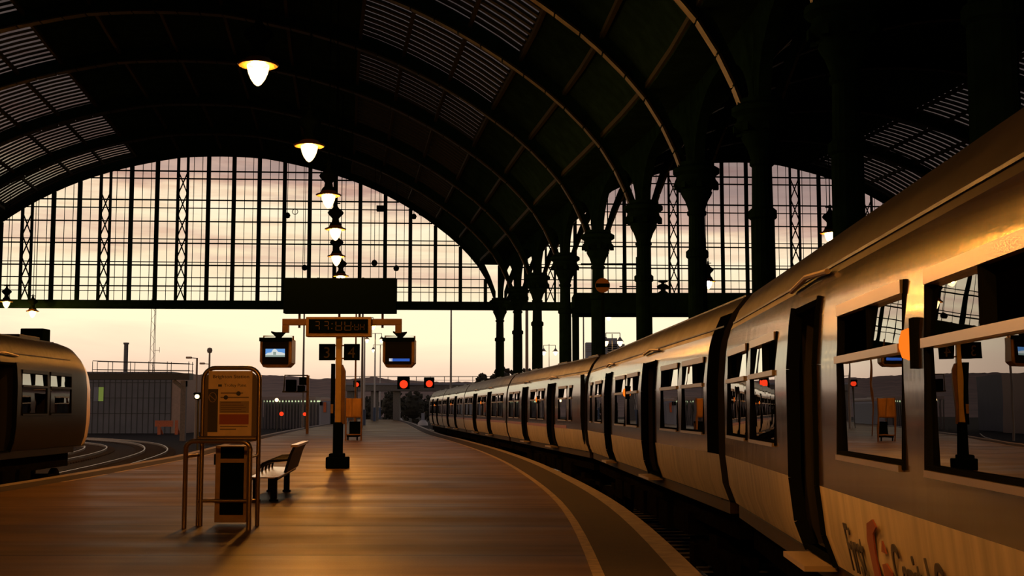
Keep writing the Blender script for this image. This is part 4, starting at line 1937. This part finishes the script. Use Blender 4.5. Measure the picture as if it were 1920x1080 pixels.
pole_post(682, 630, 682, 797, 4.2, 'pale post with a blue foot, nearest of the three slim lamp posts', M['pale_post'], M['blue_post'], 768, ((699.5, 611, 1),), group='slim lamp posts at the platform end')
pole_post(702, 625, 702, 790, 3.4, 'pale post with a blue foot, middle of the three slim lamp posts', M['pale_post'], M['blue_post'], 764, ((688, 637, 1), (715.5, 637, 1)), group='slim lamp posts at the platform end')
pole_post(712, 647, 712, 785.5, 2.6, 'pale post with a blue foot, farthest of the three slim lamp posts', M['pale_post'], M['blue_post'], 764, ((700, 656, 1), (724, 656, 1)), group='slim lamp posts at the platform end')
pole_post(678, 560, 678, 793, 5.0, 'tall grey post just left of the slim lamp posts', M['grey_post'], Y=115, name='tall_post', cat='post')
pole_post(665.5, 560, 665.5, 800, 4.0, 'brown post rising behind the varnished board', M['brownsteel'], Y=84, name='tall_post', cat='post')
pole_post(567, 580, 567, 815, 4.6, 'tall grey post behind the black signal boxes', M['grey_post'], Y=125, zbase=-1.1, name='tall_post', cat='post')
pole_post(846, 580, 845, 800, 4.5, 'tall slim mast standing beyond the last carriages', M['grey_post'], Y=150, zbase=-1.1, name='tall_post', cat='post')
pole_post(988, 400, 988, 800, 6.5, 'thick grey mast between two columns beyond the train', M['grey_post'], Y=112, zbase=-1.1, name='tall_post', cat='post')
pole_post(1094, 560, 1095, 800, 3.4, 'slim mast right of the arcade columns beyond the train', M['grey_post'], Y=120, zbase=-1.1, name='tall_post', cat='post')
pole_post(1030, 645, 1030, 790, 1.8, 'double-armed street lamp seen between two columns over the train', M['grey_post'], Y=170, zbase=0, arms=((1019.5, 660, 1), (1041.5, 660, 1)), name='street_lamp', cat='street lamp', group='double-armed street lamps')
pole_post(1149, 626, 1149, 790, 2.4, 'double-armed street lamp right of a column, in front of the pale tower', M['grey_post'], Y=130, zbase=0, arms=((1136, 641, 1), (1162.5, 641, 1)), name='street_lamp', cat='street lamp', group='double-armed street lamps')


def side_lamp(px, ytop, ybase, head_px, label, Y, ball=False):
    b = at(px, ybase, Y)
    t = thing('street_lamp', label, 'street lamp', (b.x, Y, -1.1), 0, 'single-armed street lamps by the grey building')
    zt_ = at(px, ytop, Y).z + 1.1
    q = MB()
    q.tube([(0, 0, 0), (0, 0, zt_)], [.12, .08], 8)
    q.build('post', M['grey_post'], t)
    hx = at(head_px, ytop, Y).x - b.x
    hz = zt_ if not ball else at(px, 682, Y).z + 1.1
    q = MB()
    q.tube([(0, 0, hz - .03), (hx * .5, 0, hz)], .04, 6)
    q.build('arm', M['grey_post'], t)
    q = MB()
    q.box((hx * .78, 0, hz + .02), (abs(hx) * .55, .3, .17))
    q.build('lamp_head', M['pale_roof'], t, bevel=.05)
    if ball:
        q = MB()
        q.lathe([(0, -.28), (.2, -.2), (.26, 0), (.2, .2), (0, .26)], 12, (0, 0, zt_))
        q.build('ball_top', M['grey_post'], t, smooth=True)
    return t


side_lamp(366.5, 671, 800, 350, 'single-armed street lamp at the end of the gantry walkway', 110)
side_lamp(390, 657, 800, 376, 'taller mast with a ball top and short lamp arm behind the trolley sign', 118, True)

# ------------------------------------------------------------------ left yard
LY = 113.0


def lw(px, py, Y=LY):
    return at(px, py, Y)


gn = thing('gantry_walkway', 'steel walkway with handrails over the yard at left', 'footbridge', (0, 0, 0))
a = MB()
p0 = lw(150, 706)
p1 = lw(358, 706)
a.span((p0.x - 6, LY - .5, lw(0, 712).z), (p1.x, LY + .9, lw(0, 700).z))
a.build('deck_beam', M['darksteel'], gn)
a = MB()
p2 = lw(345, 714)
a.span((p2.x - .22, LY - .2, -1.1), (p2.x + .22, LY + .3, p2.z))
a.prism([(p2.x - .22, p2.z), (p2.x + .22, p2.z), (p2.x + .22, p2.z - .5), (p2.x - .22, p2.z - .5)], (0, LY - .3, 0), (1, 0, 0), (0, 0, 1), (0, .8, 0))
a.beam((p2.x - .9, LY, p2.z), (p2.x, LY, p2.z - .7), .3, .3)
a.build('column', M['concrete'], gn)
a = MB()
zt_, zm_ = lw(0, 677).z, lw(0, 693).z
for yy in (LY - .45, LY + .85):
    a.tube([(lw(175, 0).x, yy, zt_), (p1.x, yy, zt_ - .25)], .035, 6)
    a.tube([(lw(175, 0).x, yy, zm_), (p1.x, yy, zm_ - .1)], .03, 6)
    for px in (175, 204, 246, 280, 315, 355):
        a.tube([(lw(px, 0).x, yy, lw(0, 701).z), (lw(px, 0).x, yy, zt_ - .05)], .03, 6)
a.build('handrail', M['darksteel'], gn)

bl = thing('grey_shed', 'long flat grey clad building behind the walkway', 'building', (0, 0, 0))
BY = 150.0
a = MB()
x0, x1 = lw(60, 700, BY).x, lw(322, 700, BY).x
zt_ = lw(0, 697, BY).z
a.span((x0, BY, -1.1), (x1, BY + 30, zt_))
a.build('wall', M['shed'], bl)
a = MB()
a.span((x1, BY + .05, -1.1), (lw(345, 700, BY).x, BY + 12, lw(0, 700, BY).z))
a.build('warm_end_wall', M['shed_warm'], bl)
a = MB()
for k in range(26):
    x = x0 + (x1 - x0) * k / 25
    a.span((x - .04, BY - .04, -1.1), (x + .04, BY, zt_))
for z in (1.2, 3.0, 4.8):
    a.span((x0, BY - .05, z - .04), (x1, BY, z + .04))
a.build('cladding_rib', M['darksteel'], bl)
a = MB()
a.span((lw(185, 0, BY).x, BY - .06, lw(0, 752, BY).z), (lw(194, 0, BY).x, BY - .01, lw(0, 726, BY).z))
a.build('lit_doorway', M['lime'], bl)
a = MB()
a.span((lw(176, 0, BY).x, BY - .06, lw(0, 752, BY).z), (lw(184.5, 0, BY).x, BY - .01, lw(0, 726, BY).z))
a.build('pale_door', M['bluegrey'], bl)

fl = thing('flue_pipe', 'metal flue pipe with a flat cap rising above the grey building', 'chimney', (lw(234, 0, 182).x, 182, -1))
a = MB()
a.tube([(0, 0, 0), (0, 0, lw(0, 644, 182).z + 1)], .30, 14)
a.build('pipe', M['concrete'], fl, smooth=True)
a = MB()
zt_ = lw(0, 644, 182).z + 1
a.tube([(0, 0, zt_ - .12), (0, 0, zt_ + .12)], .40, 14)
a.build('cap', M['concrete'], fl)

MYY = 220.0
ms = thing('lattice_mast', 'thin lattice radio mast behind the grey building', 'mast', (lw(284, 0, MYY).x, MYY, -1))
a = MB()
hw = .42
zt_ = lw(0, 560, MYY).z + 1
for sx_, sy_ in ((-hw, 0), (hw, 0), (0, .7)):
    a.tube([(sx_, sy_, 0), (sx_ * .9, sy_, zt_)], .05, 6)
z = 0
k = 0
while z < zt_ - 1.2:
    a.tube([(-hw * (1 if k % 2 else -1), 0, z), (hw * (1 if k % 2 else -1), 0, z + 1.2)], .025, 5)
    z += 1.2
    k += 1
a.build('lattice', M['brownsteel'], ms)
a = MB()
a.tube([(.3, 0, lw(0, 657, MYY).z + 1), (1.2, 0, lw(0, 657, MYY).z + 1)], .04, 6)
a.tube([(1.2, 0, lw(0, 661, MYY).z + 1), (1.2, 0, lw(0, 651, MYY).z + 1)], .03, 6)
a.build('antenna', M['brownsteel'], ms)

bf = ground(307, 815, -1.1)
bs = thing('buffer_stop', 'orange painted buffer stop at the end of a siding', 'buffer stop', (bf.x, bf.y, -1.1))


def bfz(py):
    return at(307, py, bf.y).z + 1.1


def bfx(px):
    return at(px, 800, bf.y).x - bf.x


a = MB()
a.span((bfx(291), -.15, bfz(800)), (bfx(324), .15, bfz(788.5)))
a.build('beam', M['buffer'], bs)
for px in (298.5, 331):
    a = MB()
    a.span((bfx(px) - .16, -.1, 0), (bfx(px) + .16, .1, bfz(800 if px < 300 else 788)))
    a.beam((bfx(px), .1, bfz(798)), (bfx(px), 1.5, 0), .15, .15)
    a.build('leg', M['buffer'], bs)

# monitor box and small antenna behind the left train
p = at(67, 633, 56)
t = thing('platform_screen', 'black boxy screen seen above the roof of the dark left train', 'screen', (p.x, 56, 0))
a = MB()
a.span((-.5, -.5, at(0, 649, 56).z), (.5, .4, at(0, 617, 56).z))
a.build('case', M['black'], t, bevel=.04)
a = MB()
a.tube([(.1, 0, -1.1), (.1, 0, at(0, 648, 56).z)], .1, 10)
a.build('post', M['black'], t)
a = MB()
a.tube([(.45, 0, at(0, 643, 56).z), (.76, 0, at(0, 643, 56).z), (.76, 0, at(0, 655, 56).z)], .05, 8)
a.build('side_pipe', M['brownsteel'], t)

# ------------------------------------------------------------------ right hall footbridge, disc, cowl
FY = 66.0
fb = thing('footbridge', 'dark boxy footbridge crossing the right hall behind the columns', 'footbridge', (0, 0, 0))
zb0, zb1 = at(0, 587, FY).z, at(0, 549, FY).z
xl_ = at(1077, 560, FY).x
a = MB()
a.span((xl_, FY, zb0), (22.0, FY + 3, zb1))
a.build('deck_box', M['iron'], fb)
a = MB()
for px in (1170, 1196, 1205):
    q = at(px, 548, FY)
    a.tube([(q.x, FY + .3, zb1), (q.x, FY + .3, zb1 + (1.9 if px > 1190 else 1.5))], .06, 6)
q0, q1 = at(1090, 548, FY), at(1200, 548, FY)
a.tube([(q0.x, FY + .3, zb1 + 1.52), (q1.x, FY + .3, zb1 + 1.52)], .06, 6)
a.tube([(q0.x + 2, FY + .3, zb1 + .35), (q1.x, FY + .3, zb1 + .35)], .035, 6)
for k in range(3):
    a.tube([(q1.x + .1, FY + .3, zb1 + k * .55), (q1.x + .55, FY + .3, zb1 + (k + 1) * .55)], .03, 6)
    a.tube([(q1.x + .55, FY + .3, zb1 + k * .55), (q1.x + .1, FY + .3, zb1 + (k + 1) * .55)], .03, 6)
a.build('handrail', M['iron'], fb)
a = MB()
a.span((xl_ - .1, FY + .2, -1), (xl_ + .25, FY + .5, zb0 + .3))
a.build('end_trim', M['iron'], fb)

DY = 50.0
p = at(1130, 535, DY)
dc = thing('disc_sign', 'round brown disc with a black bar in front of a column over the train', 'sign', p)
r = 13.8 * DY / F
a = MB()
a.tube([(0, 0, 0), (0, .04, 0)], r, 40)
a.build('disc', M['disc'], dc)
a = MB()
a.span((-r * .92, -.02, -r * .26), (r * .98, .0, r * .26))
a.build('black_bar', M['black'], dc)
a = MB()
a.tube([(0, .06, 0), (0, .06, -p.z)], .06, 8)
a.build('post', M['black'], dc)

p = at(1243, 548, FY + 1)
t = thing('roof_cowl', 'dark mushroom-shaped cowl on the footbridge between two columns', 'cowl', (p.x, p.y, zb1))
a = MB()
a.lathe([(.30, 0), (.26, .12), (.12, .2), (.12, .26), (.30, .34), (.33, .42), (.22, .52), (.09, .56), (.09, .62), (.27, .66), (.27, .70), (.0, .72)], 18)
a.build('body', M['iron'], t, smooth=True)

# ------------------------------------------------------------------ hanging gear in front of the end screen
for px, py, Y, kk, lb in ((539, 404, 84, 0, 'dark hanging floodlight below the second lamp, left of the lamp row'), (571, 502, 84, 1, 'small dark floodlight just above the black board at left'),
                          (743, 503, 84, 1, 'small dark floodlight above the right end of the black board'), (776, 406, 88, 0, 'dark hanging floodlight on the thick mullion near the right arch'),
                          (714, 391, 80, 2, 'boxy dark fitting hanging by the arch edge right of the lamps'), (702, 493, 80, 1, 'dark fitting on a wire right of the lamp row')):
    p = at(px, py, Y)
    t = thing('floodlight', lb, 'floodlight', p, 0, 'fittings hanging in front of the end screen')
    a = MB()
    if kk == 2:
        a.box((0, 0, 0), (.5, .4, .35))
    else:
        a.lathe([(0, -.2), (.14, -.16), (.2, 0), (.14, .14), (.05, .2), (0, .2)], 12)
    a.build('housing', M['black'], t, smooth=True)
    a = MB()
    top_ = roof_z(p.x, Y) - p.z + .2
    a.tube([(0, 0, .15), (0, 0, max(top_, .3))], .018, 6)
    a.build('wire', M['black'], t)
    if kk == 0:
        a = MB()
        a.tube([(.5 + .18 * cos(2 * pi * k / 14), 0, .25 + .18 * sin(2 * pi * k / 14)) for k in range(15)], .025, 6)
        a.build('cable_loop', M['black'], t)

# ------------------------------------------------------------------ background: bridge, depot, trees, hills
br = thing('road_bridge', 'grey railed bridge crossing the tracks beyond the platform end', 'bridge', (0, 0, 0))
x0, x1 = at(648, 720, BRY).x, at(1010, 720, BRY).x
a = MB()
a.span((x0, BRY, at(0, 733, BRY).z), (x1 + 12, BRY + 5, at(0, 721, BRY).z))
a.build('parapet_beam', M['concrete'], br)
a = MB()
a.span((x0, BRY - .2, at(0, 722, BRY).z), (x1 + 12, BRY + 5.2, at(0, 718.5, BRY).z))
a.build('coping', M['bluegrey'], br)
a = MB()
zr0, zr1 = at(0, 720, BRY).z, at(0, 706, BRY).z
a.tube([(x0, BRY, zr1), (x1 + 12, BRY, zr1)], .06, 6)
a.tube([(x0, BRY, (zr0 + zr1) / 2), (x1 + 12, BRY, (zr0 + zr1) / 2)], .03, 6)
k = x0
while k < x1 + 12:
    a.tube([(k, BRY, zr0), (k, BRY, zr1)], .05, 6)
    k += 2.2
a.build('railing', M['grey_post'], br)
a = MB()
for px in (655, 700, 742):
    q = at(px, 740, BRY)
    a.span((q.x - .5, BRY + 1, -1.1), (q.x + .5, BRY + 3, at(0, 732, BRY).z))
a.build('pier', M['concrete'], br)

# lit depot with pale roof
DPY = 185.0
dp = thing('lit_depot', 'low lit carriage depot with a pale roof in the left distance', 'building', (0, 0, 0))
xa, xb = at(485, 0, DPY).x, at(592, 0, DPY).x
a = MB()
a.span((xa, DPY, at(0, 750, DPY).z), (xb, DPY + 14, at(0, 743.5, DPY).z))
a.build('roof', M['pale_roof'], dp)
a = MB()
a.span((xa, DPY + 4, -1.1), (xb, DPY + 4.4, at(0, 750, DPY).z))
a.build('wall', M['shed'], dp)
for k in range(18):
    a = MB()
    x = xa + (xb - xa) * (k + .5) / 18
    a.span((x - .19, DPY + 3.8, at(0, 753.5, DPY).z), (x + .14 + .1 * (k % 3), DPY + 3.95, at(0, 750.7, DPY).z))
    a.build('lit_window', M['lit_win'], dp)
a = MB()
for k in range(19):
    x = xa + (xb - xa) * k / 18
    a.span((x - .1, DPY + .2, -1.1), (x + .1, DPY + .5, at(0, 750, DPY).z))
a.build('post', M['grey_post'], dp)
dp2 = thing('parked_train', 'distant parked train nose with a pale roof left of the ochre pole', 'train', (0, 0, 0))
a = MB()
xa, xb = at(598, 0, 150).x, at(623, 0, 150).x
a.span((xa, 150, -.85), (xb, 165, at(0, 752, 150).z))
a.build('body', M['bluegrey'], dp2, bevel=.3)
a = MB()
a.span((xa + .1, 150.3, at(0, 752, 150).z - .1), (xb - .1, 165, at(0, 746, 150).z))
a.build('roof', M['pale_roof'], dp2, bevel=.15)
a = MB()
a.span((at(607, 0, 150).x, 149.9, at(0, 773, 150).z), (at(612, 0, 150).x, 150.0, at(0, 754, 150).z))
a.build('orange_door', M['buffer'], dp2)
a = MB()
a.span((at(600, 0, 150).x, 149.85, at(0, 760, 150).z), (at(605, 0, 150).x, 149.98, at(0, 753, 150).z))
a.build('windscreen', M['screen_dark'], dp2)

# pale tower blocks seen between columns
t = thing('pale_tower', 'pale blue-grey tower seen over the train between two columns', 'building', (0, 0, 0))
TYY = 320
a = MB()
p = at(1108, 0, TYY)
a.span((at(1099, 0, TYY).x, TYY, -1), (at(1113, 0, TYY).x, TYY + 4, at(0, 642, TYY).z))
a.build('tower', M['bluegrey'], t)
a = MB()
a.span((at(1136, 0, TYY).x, TYY, -1), (at(1172, 0, TYY).x, TYY + 8, at(0, 645, TYY).z))
a.span((at(1140, 0, TYY).x, TYY, 15), (at(1158, 0, TYY).x, TYY + 8, at(0, 634, TYY).z))
a.build('main_block', M['bluegrey'], t)
a = MB()
for k in range(4):
    z = at(0, 648 + k * 4, TYY).z
    a.span((at(1099, 0, TYY).x, TYY - .1, z), (at(1113, 0, TYY).x, TYY, z + .22))
    a.span((at(1136, 0, TYY).x, TYY - .1, z), (at(1172, 0, TYY).x, TYY, z + .22))
a.build('window_band', M['grey_post'], t)


def leafy(name, label, c, rx_, ry_, rz_, n=260, group=None, leaf=.5):
    t = thing(name, label, 'tree', (c[0], c[1], -1.1), 0, group)
    q = MB()
    zc_ = c[2] + 1.1
    rnd = random.Random(int(c[0] * 10) + 7)
    for k in range(n):
        while True:
            d = Vector((rnd.uniform(-1, 1), rnd.uniform(-1, 1), rnd.uniform(-1, 1)))
            if .35 < d.length < 1:
                break
        s = leaf * rnd.uniform(.5, 1.3)
        ctr = Vector((d.x * rx_, d.y * ry_, zc_ + d.z * rz_))
        ang = rnd.uniform(0, pi)
        b_ = len(q.v)
        for i in range(4):
            tt = ang + i * pi / 2
            q.v.append(tuple(ctr + Vector((cos(tt) * s, rnd.uniform(-.5, .5) * s, sin(tt) * s))))
        for i in range(1):
            q.v.append(tuple(ctr + Vector((0, -s * .6, 0))))
        for i in range(4):
            q.f.append([b_ + i, b_ + (i + 1) % 4, b_ + 4])
            q.m.append(0)
        q.f.append([b_, b_ + 1, b_ + 2, b_ + 3])
        q.m.append(0)
    # dense core
    core = []
    for k in range(9):
        a_ = -pi / 2 + pi * k / 8
        core.append((cos(a_) * .72, sin(a_) * .8))
    bb = len(q.v)
    q.lathe([(max(r_ * rx_, .001), zc_ + z_ * rz_) for r_, z_ in core], 14)
    q.build('foliage', M['foliage'], t)
    w = MB()
    w.tube([(0, 0, 0), (0, 0, zc_)], [.3, .15], 8)
    w.build('trunk', M['trunk'], t)
    return t


TRY = 240
for TRY, px, py_t, wpx, lb in ((232, 735, 738, 44, 'dark bushy tree below the bridge, left one'), (240, 775, 741, 50, 'dark bushy tree below the bridge, middle one'), (248, 812, 745, 40, 'dark bushy tree below the bridge, behind the last carriage'), (240, 692, 750, 30, 'dark low tree behind the slim lamp posts')):
    zt_ = at(px, py_t, TRY).z
    leafy('tree', lb, (at(px, 0, TRY).x, TRY, zt_ * .5), wpx * .6 * TRY / F, 3, zt_ * .5 + .6, 160, 'trees below the bridge', .4)
for px, py_t, wpx, Y, lb in ((945, 687, 62, 150, 'dark rounded tree showing above the far carriages, left of the columns'), (905, 700, 40, 166, 'smaller dark tree left of the rounded tree above the far carriages'), (985, 688, 46, 158, 'dark tree showing between the columns above the train')):
    zt_ = at(px, py_t, Y).z
    leafy('tree', lb, (at(px, 0, Y).x, Y, zt_ - 3.2), wpx * .5 * Y / F, 2.5, 3.2, 320, 'trees above the far carriages', .28)

HY = 900.0
hm = MB()
ridge = [(-400, 700), (100, 698), (340, 702), (420, 702), (480, 703), (520, 704), (560, 706), (590, 711), (620, 709), (650, 711), (680, 709), (698, 706), (715, 708), (740, 713), (765, 713), (800, 716), (860, 716), (950, 717), (1200, 720), (2000, 722)]
xs_ = []
step = 6
px = -400
pts_t = []
rnd = random.Random(3)
while px <= 2000:
    y_ = interp(ridge, px) + rnd.uniform(-.7, .7)
    pts_t.append(at(px, y_, HY))
    px += step
n = len(pts_t)
vs = []
for j, (f_, dy) in enumerate(((0, -420), (.35, -300), (.62, -150), (.85, -50), (1.0, 0), (.8, 120))):
    for p in pts_t:
        vs.append((p.x * (HY + dy) / HY, HY + dy, -1.1 + (p.z + 1.1) * f_ * ((HY + dy) / HY if dy < 0 else 1)))
fs = []
for j in range(5):
    for i in range(n - 1):
        fs.append((j * n + i, j * n + i + 1, (j + 1) * n + i + 1, (j + 1) * n + i))
hm.add(vs, fs)
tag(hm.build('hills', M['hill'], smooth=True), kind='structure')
